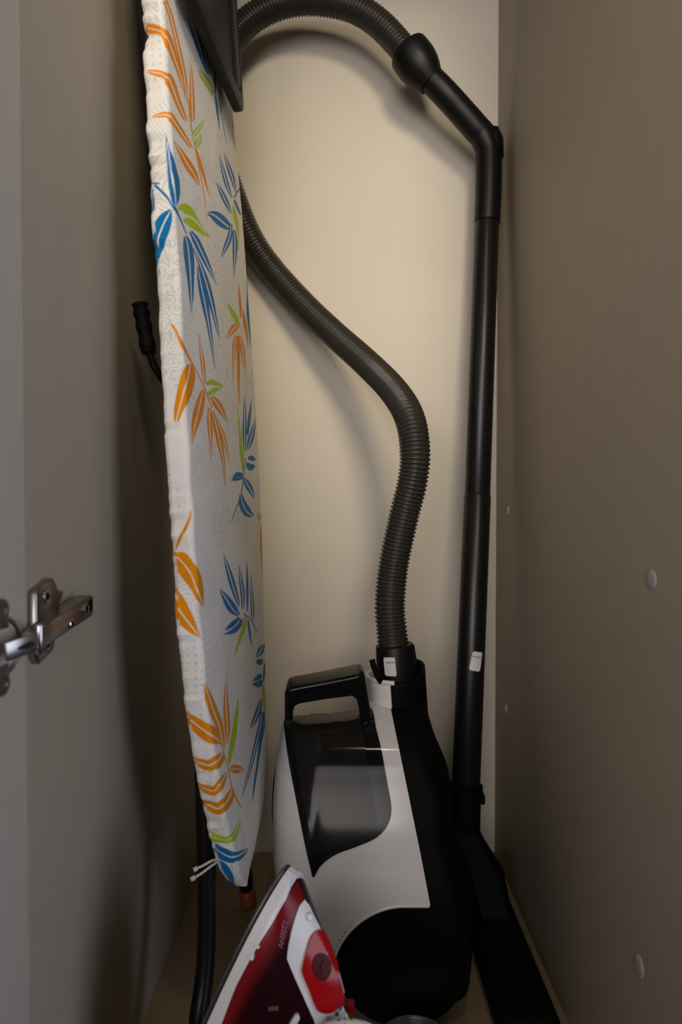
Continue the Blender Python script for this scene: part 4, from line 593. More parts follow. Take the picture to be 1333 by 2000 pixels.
def bp3(d, z, k): return Vector(board_point(d, z, k).tolist())
# metal top under the cover
zz_ = np.linspace(ZTIP+.012, ZTOP, 40); dn_a = edge_near(zz_)+.008; df_a = edge_far(zz_)-.008
loop = [(a, b) for a, b in zip(dn_a, zz_)]+[(a, b) for a, b in zip(df_a[::-1], zz_[::-1])]
prism('board_top', [bp3(a, b, .009) for a, b in loop], Vector(BN)*-.011, 'plate', board, w=0)
# iron rest at the tail
def rest_outline(d0, d1, z0, z1, r, k):
    out = []
    for cx, cz, a0 in ((d0+r, z0+r, 180), (d1-r, z0+r, 270), (d1-r, z1-r, 0), (d0+r, z1-r, 90)):
        for i in range(9):
            a = math.radians(a0+i*90/8); out.append(bp3(cx+r*math.cos(a), cz+r*math.sin(a), k))
    return out
fr = rest_outline(.650*BS, .868*BS, .476*BS, .80*BS, .014, -.010); inn = rest_outline(.672*BS, .858*BS, .497*BS, .782*BS, .010, -.010)
n = len(fr); dk = Vector(BN)*.011
vs = fr+inn+[p+dk for p in fr]+[p+dk for p in inn]; fs = []
for i in range(n):
    j = (i+1) % n; fs += [(i, j, n+j, n+i), (2*n+i, 3*n+i, 3*n+j, 2*n+j), (i, 2*n+i, 2*n+j, j), (n+i, n+j, 3*n+j, 3*n+i)]
vs, fs = bevel_mesh(vs, fs, .002, 2, 50)
rest = put('iron_rest', vs, fs, 'frame', board, auto=40); rest['label'] = 'black iron rest at the tail of the board'
prism('rest_plate', rest_outline(.668*BS, .860*BS, .493*BS, .787*BS, .012, -.011), dk*.35, 'plate', rest, w=.001)
box('rest_rib', bp3(.775*BS, .655*BS, -.018), (.004, .012, .22), 'plate', rest, w=.001, axes=(Vector(BN), Vector((0, 1, 0)), Vector((0, 0, 1))))
# legs
lt = at(290, 4, .625); lm_ = at(406, 1740, .650)+Vector((-.001, 0, 0)); lb = at(387, 2000, .625); dirn = (lb-lm_).normalized()
foot = lb+dirn*((lb.z-.012)/-dirn.z)
pth = spline([lt+(lt-lm_)*.28, lt, lt.lerp(lm_, .5)+Vector((.004, .03, 0)), lm_, lb, foot], 14)
leg = sweep('leg', pth, .0088, 'tube', board, 24); leg['label'] = 'front black tube leg'
rod('foot_cap', foot+dirn*.011, foot-dirn*.028, .0112, 'black_matte', leg)
rf_ = at(482, 1778, .885); rf_.z = .022
pth = spline([Vector((-.180, .80, 1.10)), Vector((-.172, .81, .8)), Vector((-.152, .84, .4)), Vector((-.134, .872, .14)), rf_], 14)
leg2 = sweep('leg', pth, .0092, 'tube', board, 24)
fc = rod('foot_cap', rf_+Vector((.0008, .001, -.004)), rf_+Vector((.003, -.002, -.022)), .0100, 'orange_foot', leg2, r2=.0108); fc['label'] = 'dull orange rubber foot'
box('leg_hinge', (-.160, .74, .62), (.02, .08, .022), 'frame', board, w=.003)
# height lever peeping out behind the near edge
l0, l1, l2, l3 = at(273, 592, .615), at(280, 630, .615), at(291, 690, .615), at(312, 732, .618)
lev = sweep('height_lever', spline([l0, l1, l2], 20), lambda i: .0068+.0006*math.cos(i*.55)+(-.002 if i < 1 else 0), 'black_matte', board, 24)
sweep('lever_rod', spline([l2-(l2-l1)*.1, at(300, 712, .616), l3, at(345, 780, .63)], 6), .0034, 'black_matte', lev, 16)
# drawstring ends
for pts in ([(428, 1677, .644), (412, 1682, .632), (396, 1691, .626), (378, 1699, .622)], [(428, 1681, .644), (412, 1692, .631), (392, 1707, .622), (373, 1718, .616)]):
    P3 = [at(*p) for p in pts]; sp = spline(P3, 10)
    s = sweep('drawstring', sp, lambda i: .0012+.0002*math.sin(i*1.7)+(.0010 if i > len(sp)-6 else 0), 'cord_white', board, 10)
    s['label'] = 'off white cotton drawstring end'

# ------------------------------------------------------------------ vacuum cleaner
vac = thing('vacuum_cleaner', 'black and white bagless vacuum cleaner standing on end with its hose and wand', 'vacuum cleaner', (.05, .81, 0))
YM = .81
WN = np.array([[0, .120], [.06, .140], [.10, .1465], [.14, .1455], [.17, .137], [.21, .125], [.245, .112], [.262, .104], [.273, .095], [.283, .078], [.291, .060], [.2955, .045], [.298, .030]])
WFAR = np.array([[0, .10], [.06, .13], [.17, .13], [.22, .11], [.255, .05], [.27, .0], [.284, -.03], [.298, -.022]])
WFULL = np.array([[0, .10], [.1, .13], [.17, .12], [.23, .10], [.298, .05]])
def table(pxs, y):
    P = sorted([(at(a, b, y).z, at(a, b, y).x) for a, b in pxs]); return np.array(P)
UL = table([(706, 1366), (705, 1392), (600, 1400), (556, 1407), (546, 1440), (537, 1490), (532, 1560), (532, 1640), (540, 1700), (555, 1760), (580, 1830), (610, 1890), (650, 1960)], .775)
ULR = table([(556, 1300), (554, 1407), (546, 1440), (537, 1490), (532, 1560), (532, 1640), (540, 1700), (555, 1760), (580, 1830), (610, 1890), (650, 1960)], .775)
US = table([(757, 1340), (770, 1400), (778, 1450), (800, 1560), (820, 1660), (840, 1768), (850, 1850), (855, 2000)], .69)
UR = table([(828, 1330), (836, 1392), (851, 1440), (869, 1480), (874, 1506), (869, 1530), (876, 1570), (888, 1610), (898, 1680), (905, 1760), (905, 1900)], .80)
lin = lambda T_, z: float(np.interp(z, T_[:, 0], T_[:, 1]))
herm = lambda T_, z: float(hermite(T_, np.array(z)))
def section(z, ua, ub, Ra, Rb, inset, n=30, far_tab=None, ur=None):
    """closed outline at height z: near side from ua to ub with rounded flanks, then the far side back"""
    W = herm(WN, z)-inset; Wf = herm(WFAR if far_tab is None else far_tab, z)-inset; pts = []
    def prof(u):
        a = 1.0
        if Ra: t = min(1, max(0, (u-(ua if ur is None else min(ua, ur)))/Ra)); a = min(a, (1-(1-t)**2.4)**(1/2.4))
        if Rb: t = min(1, max(0, (ub-u)/Rb)); a = min(a, (1-(1-t)**2.4)**(1/2.4))
        return a
    us = [ua+(ub-ua)*(.5-.5*math.cos(math.pi*i/(n-1))) for i in range(n)]
    ymid = YM+min(0, Wf)*.6
    near = [Vector((u, YM-W+(1-prof(u))*(W+(ymid-YM)), z)) for u in us]
    far = [Vector((u, YM+Wf-(1-prof(u))*(YM+Wf-ymid), z)) for u in us[::-1]]
    return near+far[1:-1]
def loft(name, zs, fn, m, parent, keep=None, snap=None):
    rings = [fn(z) for z in zs]; k = len(rings[0]); vs = [p for r in rings for p in r]; fs = []
    for i in range(len(rings)-1):
        for j in range(k): fs.append((i*k+j, i*k+(j+1) % k, (i+1)*k+(j+1) % k, (i+1)*k+j))
    fs += [tuple(range(k))[::-1], tuple((len(rings)-1)*k+j for j in range(k))]
    if keep:
        fs = [f for f in fs if not any(keep(vs[i]) for i in f)]
    return put(name, vs, fs, m, parent, auto=60)
zs_w = [.062+(.2975-.062)*i/110 for i in range(111)]
wc = at(790, 1905, .668); WR = .0695
def in_arch(v): return v.y < YM-.02 and ((v.x-wc.x)**2+(v.z-wc.z)**2 < .0715**2 or (v.x > wc.x-.004 and v.z < wc.z+.0709))
shell = loft('body_shell', zs_w, lambda z: section(z, lin(UL, z), lin(US, z), .055, 0, 0, 72, ur=lin(ULR, z)), 'white', vac, keep=in_arch)
shell.data.materials.append(M['black_gloss'])
xl_ = at(708, 1395, .77).x-vac.location.x
for p_ in shell.data.polygons:
    if p_.center.z > .2790 and p_.center.x < xl_: p_.material_index = 1
sweep('edge_trim', [Vector((lin(UL, z)-.0012, YM+.014, z)) for z in [.085+.14*i/30 for i in range(31)]], lambda i: .0042*min(1, (31-i)/14), 'black', shell, 10)
shell['label'] = 'glossy white body shell'
zs_b = [.02+(.297-.02)*i/60 for i in range(61)]
basep = loft('base', zs_b, lambda z: section(z, lin(US, z)-.02, lin(UR, z), .004, .03, .0035, 40, WFULL), 'black_matte', vac)
basep['label'] = 'black base with wheels'
loft('rear_body', [.022+.10*i/20 for i in range(21)], lambda z: section(z, lin(UL, z)+.016, lin(US, z), .03, 0, .020, 24), 'black_matte', vac)
surf = bvh_of(shell, basep)
# rim that hems the wheel arch
arc = []
for i in range(60):
    a = math.radians(92+(206-92)*(i-18)/41); x, z = wc.x+.0722*math.cos(a), wc.z+.0722*math.sin(a)
    if i < 18: z = wc.z+.0722; x = lin(US, z)-.001+(wc.x-.003-lin(US, z))*i/18
    u = min(1, max(0, (x-lin(UL, z))/.055)); y = YM-herm(WN, z)*((1-(1-u)**2.4)**(1/2.4))
    arc.append(Vector((x, y+.0012, z)))
sweep('arch_rim', arc, .0022, 'white', shell, 10)
# side wheels
wheel = disc('wheel', (wc.x, .674, max(wc.z, WR)), (0, -1, 0), [(.02, -.045), (WR*.96, -.045), (WR, -.041), (WR, -.006), (WR*.985, -.002), (WR*.95, 0), (WR*.90, 0), (WR*.885, -.003), (WR*.86, -.003), (WR*.84, 0), (WR*.4, .003), (WR*.36, .0015), (0, .0025)], 'black_matte', vac, 72)
disc('wheel', (wc.x, .948, max(wc.z, WR)), (0, 1, 0), [(.02, -.05), (WR, -.045), (WR, -.006), (WR*.95, 0), (WR*.4, .003), (0, .003)], 'black_matte', vac, 48)
# dust container: dark moulded frame with a smoked window, and the carrying handle above it
frame_px = [(557, 1392), (560, 1440), (567, 1490), (580, 1560), (595, 1640), (607, 1695), (613, 1713), (624, 1694), (640, 1679), (662, 1666), (700, 1652), (735, 1636), (757, 1612), (765, 1580), (757, 1530), (745, 1465), (735, 1425), (726, 1386), (700, 1379), (640, 1384), (575, 1391)]
cont = panel('dust_container', frame_px, surf, 'black_gloss', vac, off=.0016, thick=.003, yguess=.75)
cont['label'] = 'smoked dark dust container'
win_px = [(575, 1409), (640, 1400), (699, 1393), (706, 1420), (714, 1465), (724, 1525), (735, 1585), (736, 1606), (722, 1622), (690, 1638), (655, 1650), (630, 1663), (618, 1672), (611, 1650), (600, 1590), (588, 1520), (579, 1450)]
panel('container_window', win_px, surf, 'smoke', cont, off=.0034, thick=0, yguess=.75)
hy = .742
hpx = [(556, 1408), (556, 1356), (560, 1347), (570, 1343), (640, 1330), (698, 1318), (707, 1319), (713, 1327), (718, 1352), (724, 1390), (727, 1412),
       (705, 1412), (701, 1383), (697, 1368), (689, 1361), (640, 1367), (585, 1376), (576, 1381), (572, 1390), (571, 1412)]
hd = prism('carry_handle', [at(a, b, hy) for a, b in hpx], (0, .036, .004), 'black_gloss', vac, w=.0035, seg=4, ang=60)
hd['label'] = 'dark smoked carrying handle'
for k in range(3):
    a_, b_ = at(592, 1340, hy+.012+k*.008), at(700, 1320, hy+.012+k*.008)
    dz = Vector((0, 0, .0022))
    sweep('grip_ridge', [a_+dz, b_+dz], .0012, 'black_gloss', hd, 8)
# neck: white half ring in front, black shoulder behind, hose coupling inside
def ring_part(name, c0, c1, r0, r1, th, a0, a1, m, parent, seg=40, tilt=None):
    vs = []; fs = []; rows = 10
    for i in range(rows+1):
        t = i/rows; c = Vector(c0).lerp(Vector(c1), t); r = r0+(r1-r0)*t
        for k in range(seg+1):
            a = math.radians(a0+(a1-a0)*k/seg); d = Vector((math.sin(a), -math.cos(a), 0))
            zt = Vector((0, 0, (tilt(a) if tilt else 0)*t))
            vs += [c+d*r+zt, c+d*(r-th)+zt]
    st = 2*(seg+1)
    for i in range(rows):
        for k in range(seg):
            a = i*st+2*k; b = a+st
            fs += [(a, a+2, b+2, b), (a+1, b+1, b+3, a+3)]
    for k in range(seg):
        a = 2*k; fs.append((a, a+1, a+3, a+2)); a += rows*st; fs.append((a, a+2, a+3, a+1))
    for i in range(rows):
        a = i*st; fs.append((a, a+st, a+st+1, a+1)); a += 2*seg; fs.append((a, a+1, a+st+1, a+st))
    vs, fs = bevel_mesh(vs, fs, .0008, 2, 60)
    return put(name, vs, fs, m, parent, auto=50)
nc0 = Vector((at(780, 1392, .80).x, .803, .268)); nc1 = Vector((at(773, 1330, .80).x, .803, .322))
nk = ring_part('neck_ring', nc0, nc1, .0368, .0345, .0045, -140, -14, 'white', vac)
lip_pts = [nc1+Vector((math.sin(a)*.0332, -math.cos(a)*.0332, .0015)) for a in [math.radians(-125+(-6+125)*i/40) for i in range(41)]]
sweep('neck_lip', lip_pts, .0027, 'white', nk, 12)
ring_part('neck_shoulder', nc0, nc1+Vector((.001, 0, .001)), .0352, .0338, .0045, -14, 220, 'black_matte', vac, tilt=lambda a: .016*max(0, math.sin(a-.5)))
cp0, cp1 = Vector((at(781, 1340, .80).x, .803, .296)), Vector((at(771, 1262, .80).x, .803, .361))
coup = rod('hose_coupling', cp0, cp1, .0255, 'black', vac, 40, r2=.0222)
rod('coupling_rib', cp0+Vector((.022, .003, .01)), cp1+Vector((.0195, .003, -.001)), .0045, 'black', coup, 12)
lat = sweep('release_latch', spline([at(727, 1288, .775), at(731, 1303, .773), at(739, 1322, .772), at(745, 1332, .776)], 6), .0034, 'black_matte', vac, 14)
cs = bvh_of(coup)
st1 = panel('sticker', [(750, 1286), (752, 1284), (770, 1284), (772, 1286), (775, 1318), (773, 1321), (756, 1320), (753, 1317)], cs, 'paper', coup, off=.0006, thick=.0002, smooth=False, yguess=.78)
st1['label'] = 'small white sticker'
# hose
hp = [cp1+Vector((0, 0, -.012)), at(766, 1235, .812), at(762, 1180, .818), at(770, 1100, .826), at(789, 1010, .826), at(806, 940, .822), at(811, 880, .822), at(800, 815, .835), at(768, 762, .870), at(715, 708, .915), at(650, 650, .950),
      at(590, 592, .972), at(530, 525, .985), at(488, 462, .982), at(456, 385, .976), at(428, 290, .962), at(419, 190, .955), at(434, 112, .955), at(468, 60, .958), at(508, 26, .958), at(560, 6, .957), at(620, 1, .955), at(690, 15, .952), at(745, 50, .950), at(802, 112, .948)]
hpath, hl = resample(spline(hp, 16), .0048/7)
prof = [0, .55, .9, 1, .9, .55, 0]
hose = sweep('hose', hpath, lambda i: .0164+.0023*prof[i % 7], 'hose', vac, 30)
hose['label'] = 'dark grey ribbed suction hose'
# curved handle tube with hose swivel
A_, B_ = at(797, 100, .950), at(846, 166, .946)
ax_ = (B_-A_).normalized()
sw = sweep('hose_swivel', [A_-ax_*.001, A_, A_+ax_*.002, A_+ax_*.012, A_+ax_*.022, A_+ax_*.032, A_+ax_*.042, A_+ax_*.050, A_+ax_*.056], [.022, .0270, .0280, .0288, .0286, .0272, .0240, .0205, .0180], 'black', vac, 36, auto=50)
hand = sweep('wand_handle', spline([A_+ax_*.034, at(868, 181, .947), at(900, 216, .951), at(930, 250, .955), at(943, 265, .957), at(953, 288, .958), at(955, 306, .958), at(955, 345, .957), at(954, 390, .956), at(952, 436, .955)], 12),
             lambda i: .0178+.0004*math.sin(min(1, i/108)*math.pi), 'black', vac, 32)
hand['label'] = 'black handle tube with angled grip'
kn = at(958, 266, .957); sweep('handle_heel', [kn+Vector((-.004, 0, .010)), kn+Vector((.0, 0, .006)), kn+Vector((.0025, 0, -.006)), kn+Vector((.003, 0, -.03))], [.006, .0125, .0155, .0158], 'black', hand, 24)
box('suction_slide', at(970, 325, .955)+Vector((.0005, 0, 0)), (.012, .018, .058), 'black', hand, w=.005, seg=4)
# telescopic wand
w0, w1, w2, w3 = at(951.5, 432, .955), at(933, 972, .922), at(933, 968, .922), at(910, 1548, .862)
wand = rod('wand', w0, w1+(w1-w0)*.02, .0170, 'tube', vac, 36)
wand['label'] = 'black telescopic suction wand'
lw = rod('wand_sleeve', w2, w3, .0180, 'tube', wand, 36)
ws = bvh_of(lw)
st2 = panel('sticker', [(923, 1276), (926, 1272), (941, 1274), (942, 1277), (938, 1308), (935, 1312), (919, 1309), (917, 1305)], ws, 'paper', lw, off=.0006, thick=.0002, smooth=False, yguess=.86)
st2['label'] = 'small white sticker'
for (sx, sy, su) in ((764, 1298, cs), (932, 1286, ws)):
    for q in range(5):
        x_, y_ = sx-8+q*3.3, sy-5+ (0 if su is cs else .6)*q
        panel('sticker_print', [(x_, y_), (x_+2, y_), (x_+2, y_+2), (x_, y_+2)], su, 'ink', st1 if su is cs else st2, off=.0008, thick=.0, smooth=False, step=2, yguess=.8)
# floor nozzle lying along the right wall
j0 = w3; j1 = at(908, 1648, .858); j2 = Vector((.172, .845, .040))
dj = (j1-j0).normalized()
col_ = sweep('wand_joint', [j0-dj*.012, j0-dj*.010, j0+dj*.004, j0+dj*.006, j0+dj*.03, j1], [.0185, .0215, .0215, .0195, .0192, .0188], 'black_matte', vac, 32, auto=40)
for s_ in (-1, 1): box('joint_catch', j0+Vector((s_*.0205, -.004, -.006)), (.006, .010, .013), 'black_matte', col_, w=.002)
nz = thing_part = None
neck = sweep('nozzle_neck', spline([j1-dj*.01, j1+dj*.02, j2+Vector((-.006, 0, .02)), j2+Vector((0, .0, -.012))], 8), lambda i: .0188+.0004*i, 'black_matte', vac, 28)
# fairing between neck and head
fpx = [(930, 1640), (940, 1652), (966, 1690), (985, 1740), (1000, 1790), (950, 1800), (890, 1760), (884, 1660)]
hx0, hx1, hy0, hy1 = .152, .213, .640, .948
out = []
for cx_, cy_, a0 in ((hx0+.022, hy0+.022, 180), (hx1-.012, hy0+.012, 270), (hx1-.012, hy1-.012, 0), (hx0+.022, hy1-.022, 90)):
    r_ = .022 if cx_ < .18 else .012
    for i in range(8):
        a = math.radians(a0+i*90/7); out.append(Vector((cx_+r_*math.cos(a), cy_+r_*math.sin(a), .003)))
head = prism('floor_nozzle', out, (0, 0, .030), 'black_matte', vac, w=.009, seg=5); head['label'] = 'black floor nozzle'
prism('nozzle_fairing', [Vector((hx1-.006, .905, .030)), Vector((hx1-.006, .80, .030)), Vector((.195, .825, .075)), Vector((.172, .838, .118)), Vector((.172, .862, .124)), Vector((.19, .885, .09))], (-.042, 0, 0), 'black_matte', head, w=.008, seg=4)
box('nozzle_sole', ((hx0+hx1)/2, (hy0+hy1)/2, .002), (hx1-hx0-.012, hy1-hy0-.012, .0038), 'plate', head, w=.001)

# ------------------------------------------------------------------ steam iron standing on its heel
TH = math.radians(22.0); PHI = math.radians(-25)
Rz = Matrix.Rotation(PHI, 3, 'Z')
IL = Rz @ Vector((math.sin(TH), 0, math.cos(TH))); IN = Rz @ Vector((math.cos(TH), 0, -math.sin(TH))); IB = Rz @ Vector((0, -1, 0))
TIP = at(555, 1691, .505); LEN = .280; HEEL = TIP-IL*LEN
lowest = (HEEL).z
iron = thing('steam_iron', 'red and white steam iron standing on its heel in front of the vacuum cleaner', 'iron', (HEEL.x+.04, HEEL.y, 0))
def ip(s, n, b): return HEEL+IL*s+IN*n+IB*b
def plane_sn(px, py):
    d = ray(px, py); e = Vector((0, 0, EYE)); t = (HEEL-e).dot(IB)/d.dot(IB); q = e+d*t-HEEL
    return q.dot(IL), q.dot(IN)
HS = sorted([plane_sn(*p) for p in ((560, 1692), (570, 1706), (580, 1725), (597, 1762), (621, 1815), (641, 1860), (660, 1908), (670, 1948), (674, 1985))])
HT = np.array([[-.002, HS[0][1]*.80], [.03, HS[0][1]*.97], [.07, HS[0][1]*1.0]]+[list(h) for h in HS])
HT = HT[np.argsort(HT[:, 0])]
HT = HT[HT[:, 0] < LEN-.003]
def Hs(s): return float(np.interp(s, np.append(HT[:, 0], LEN), np.append(HT[:, 1], .010)))
def ws_(s): return .054*max(0.0, 1-(max(s, 0)/LEN)**3.8)**.66+.0012
def bs(s, n):
    H = Hs(s); t = min(1, max(0, (n-.012)/max(1e-4, H-.012)))
    return ws_(s)*(1-t**1.6)**.85 if n < H else 0.0
rings = []
ns = 60
for i in range(ns+1):
    s = LEN*(1-(1-i/ns)**1.4)*.999
    H = Hs(s); r = []
    for j in range(26): n_ = .0045+(H-.0045)*math.sin(math.pi/2*j/25); r.append(ip(s, n_, bs(s, min(n_, H-1e-6))))
    r2 = [p-IB*(2*(p-HEEL).dot(IB)) for p in r[::-1]][1:]
    rings.append(r+r2)
k = len(rings[0]); vs = [p for r in rings for p in r]; fs = []
for i in range(ns):
    for j in range(k): fs.append((i*k+j, i*k+(j+1) % k, (i+1)*k+(j+1) % k, (i+1)*k+j))
fs += [tuple(range(k))[::-1], tuple(ns*k+j for j in range(k))]
ibody = put('iron_body', vs, fs, 'maroon', iron, auto=50)
ib = bvh_of(ibody)
# soleplate
pl = []
for i in range(41): s = LEN*(1-(1-i/40)**1.6); pl.append((s, ws_(s)+.0008))
loop = [ip(s, 0, w_) for s, w_ in pl]+[ip(s, 0, -w_) for s, w_ in pl[::-1]]
sole = prism('soleplate', loop, IN*.003, 'sole', iron, w=.0012, seg=2); sole['label'] = 'dark grey soleplate'
loop2 = [ip(s*.997, .003, w_-.0015) for s, w_ in pl]+[ip(s*.997, .003, -w_+.0015) for s, w_ in pl[::-1]]
prism('sole_gasket', loop2, IN*.0017, 'black_matte', iron, w=0)
# white skirt, red shell, white top, clear red window
red_edge = [(577, 1722), (562, 1753), (535, 1800), (509, 1840), (488, 1877), (463, 1925), (437, 1993), (424, 2026)]
sn = []
for p in red_edge:
    h, _, _, _ = ib.ray_cast(Vector((0, 0, EYE)), ray(*p))
    if h is None: h, _, _, _ = ib.find_nearest(at(*p, .48))
    sn.append(((h-HEEL).dot(IL), (h-HEEL).dot(IN)))
sn.sort(); stip = sn[-1][0]
def n_edge(s): return Hs(s)+.0008 if s > stip else float(np.interp(s, [q[0] for q in sn], [q[1] for q in sn]))
vs = []; fs = []; nr_, nc_ = 70, 12
for side in (1, -1):
    k0 = len(vs)
    for i in range(nr_+1):
        s = LEN*(1-(1-i/nr_)**1.4)*1.003
        for j in range(nc_+1):
            n_ = .0044+(n_edge(s)-.0044)*j/nc_; b_ = bs(s, min(n_, Hs(s)*.99))
            o_ = 0.0 if (j == nc_ and s > stip) else .0015
            vs += [ip(s, n_, side*((0 if o_ == 0 else b_)+o_)), ip(s, n_-.0006, side*max(b_-.001, 0))]
    st = 2*(nc_+1)
    for i in range(nr_):
        for j in range(nc_):
            a = k0+i*st+2*j; fs += [(a, a+2, a+st+2, a+st), (a+1, a+st+1, a+st+3, a+3)]
        a = k0+i*st; fs.append((a, a+st, a+st+1, a+1)); a += 2*nc_; fs.append((a, a+1, a+st+1, a+st))
for j in range(nc_): a1 = nr_*st+2*j; a2 = a1+len(vs)//2; fs.append((a1, a1+2, a2+2, a2))
sk = put('skirt', vs, fs, 'white_matte', iron, auto=50)
sk['label'] = 'white lower skirt'
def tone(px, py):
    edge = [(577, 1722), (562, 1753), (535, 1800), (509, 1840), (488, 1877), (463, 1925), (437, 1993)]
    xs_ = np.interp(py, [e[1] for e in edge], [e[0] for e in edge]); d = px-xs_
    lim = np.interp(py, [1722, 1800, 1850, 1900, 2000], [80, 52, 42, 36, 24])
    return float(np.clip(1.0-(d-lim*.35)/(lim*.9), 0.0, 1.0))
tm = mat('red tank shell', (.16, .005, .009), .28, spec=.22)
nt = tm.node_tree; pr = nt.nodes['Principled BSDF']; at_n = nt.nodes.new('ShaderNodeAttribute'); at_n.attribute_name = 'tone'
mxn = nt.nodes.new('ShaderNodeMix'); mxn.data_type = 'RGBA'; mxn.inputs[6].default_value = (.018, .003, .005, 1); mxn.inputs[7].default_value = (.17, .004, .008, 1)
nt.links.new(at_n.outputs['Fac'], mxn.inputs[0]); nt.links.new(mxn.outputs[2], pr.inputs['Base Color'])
red_px = [(579, 1723), (588, 1738), (597, 1764), (590, 1775), (581, 1790), (572, 1815), (566, 1845), (562, 1872), (570, 1892), (585, 1925), (600, 1956), (612, 1985), (620, 2004), (626, 2030), (421, 2030), (434, 1995), (460, 1927), (485, 1877), (506, 1840), (532, 1800), (560, 1753)]
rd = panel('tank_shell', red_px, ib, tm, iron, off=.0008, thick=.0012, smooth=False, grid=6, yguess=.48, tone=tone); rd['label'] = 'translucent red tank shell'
top_px = [(593, 1758), (600, 1768), (612, 1794), (623, 1816), (642, 1858), (660, 1904), (670, 1945), (675, 1985), (676, 2010), (676, 2030), (624, 2030), (619, 2004), (600, 1962), (584, 1927), (570, 1896), (560, 1871), (563, 1846), (568, 1820), (576, 1790), (584, 1768)]
tp = panel('top_cover', top_px, ib, 'white_matte', iron, off=.0018, thick=.002, smooth=False, grid=6, yguess=.48); tp['label'] = 'white top cover'
win = [(616, 1817), (625, 1821), (634, 1838), (646, 1868), (657, 1902), (664, 1928), (667, 1948), (660, 1962), (646, 1972), (632, 1974), (618, 1968), (610, 1952), (598, 1921), (588, 1897), (590, 1880), (596, 1856), (604, 1830)]
wn_ = panel('tank_window', win, ib, 'red_bright', iron, off=.0036, thick=0, smooth=True, grid=5, yguess=.48); wn_['label'] = 'clear red water window'
dial = [(608+13*math.cos(a)*.95, 1888+21*math.sin(a)) for a in [2*math.pi*i/24 for i in range(24)]]
dial = [(624+18*math.cos(t)+6*math.sin(t)*.4, 1886+26*math.sin(t)) for t in [2*math.pi*i/24 for i in range(24)]]
panel('dial', dial, ib, 'red_dark', wn_, off=.0042, thick=0, smooth=False, grid=5, yguess=.48)
panel('dial_core', [(630+9*math.cos(t), 1888+15*math.sin(t)) for t in [2*math.pi*i/18 for i in range(18)]], ib, 'red_dark', wn_, off=.0050, thick=0, smooth=False, grid=5, yguess=.48)
hit, nr, _, _ = ib.ray_cast(Vector((0, 0, EYE)), ray(601, 1791))
if nr.dot(Vector((0, -1, 0))) < 0: nr = -nr
disc('spray_button', hit+nr*.0014, nr, [(.0028, 0), (.0028, .0022), (.0023, .0030), (.0012, .0033), (0, .0034)], 'white', iron, 24)
for dots_ in ([(504, 1842), (508, 1846), (507, 1851), (502, 1850)], [(494, 1861), (498, 1862), (496, 1873), (491, 1872)]):
    panel('skirt_mark', dots_, ib, 'white_matte', iron, off=.0022, thick=0, smooth=True, step=2, yguess=.48)
panel('blue_mark', [(667, 1951), (669, 1955), (663, 1969), (660, 1971)], ib, 'blue_ink', tp, off=.0026, thick=0, smooth=False, step=2, yguess=.48)
bar = panel('handle_trim', [(560, 2006), (570, 1988), (577, 1977), (583, 1977), (585, 1983), (577, 1998), (573, 2008)], ib, 'white_matte', iron, off=.003, thick=0, smooth=False, grid=5, yguess=.48)
def lettering(name, txt, px, py, up_px, right_px, size, m, parent, off, shear=0):
    """flat printed lettering lying on the iron's side"""
    cu = bpy.data.curves.new(name, 'FONT'); cu.body = txt; cu.size = 1; cu.align_x = 'CENTER'; cu.align_y = 'CENTER'; cu.shear = shear; cu.extrude = 0
    tmp = bpy.data.objects.new(name, cu); C.objects.link(tmp)
    me = bpy.data.meshes.new_from_object(tmp.evaluated_get(bpy.context.evaluated_depsgraph_get())); bpy.data.objects.remove(tmp)
    h, nrm, _, _ = ib.ray_cast(Vector((0, 0, EYE)), ray(px, py))
    if nrm.dot(Vector((0, -1, 0))) < 0: nrm = -nrm
    h2, _, _, _ = ib.ray_cast(Vector((0, 0, EYE)), ray(px+right_px[0], py+right_px[1]))
    X = (h2-h); X = (X-nrm*X.dot(nrm)).normalized(); Y = nrm.cross(X)
    vs = [h+nrm*off+X*(v.co.x*size)+Y*(v.co.y*size) for v in me.vertices]
    fs = [list(p.vertices) for p in me.polygons]
    return put(name, vs, fs, m, parent, smooth=False)
lettering('lettering', '2200W', 552, 1823, None, (-6, 26), .0058, 'lavender', rd, .0013)
lettering('lettering', 'SELF', 643, 1984, None, (14, -3), .0034, 'ink', tp, .0024)
lettering('lettering', 'CLEAN', 645, 1991, None, (14, -3), .0034, 'ink', tp, .0024)
for q, (x_, y_) in enumerate(((654, 1975), (657, 1973), (655, 1979), (658, 1978))):
    panel('mark', [(x_-1.2, y_-1.4), (x_+1.2, y_-1.4), (x_+1.2, y_+1.4), (x_-1.2, y_+1.4)], ib, 'ink', tp, off=.0026, thick=0, smooth=False, step=2, yguess=.48)
for q in range(6):
    x_ = 526+q*3.2; panel('mark', [(x_, 1964-q*.3), (x_+1.4, 1964-q*.3), (x_+.6, 1972-q*.3), (x_-.8, 1972-q*.3)], ib, 'faint_mark', rd, off=.0016, thick=0, smooth=False, step=3, yguess=.48)
box('steam_slider', at(682, 1966, .52), (.009, .008, .008), 'red', iron, w=.002)
rod('cord_sleeve', at(674, 1978, .49), at(680, 2008, .493), .0013, 'white_matte', iron, 16, r2=.0032)
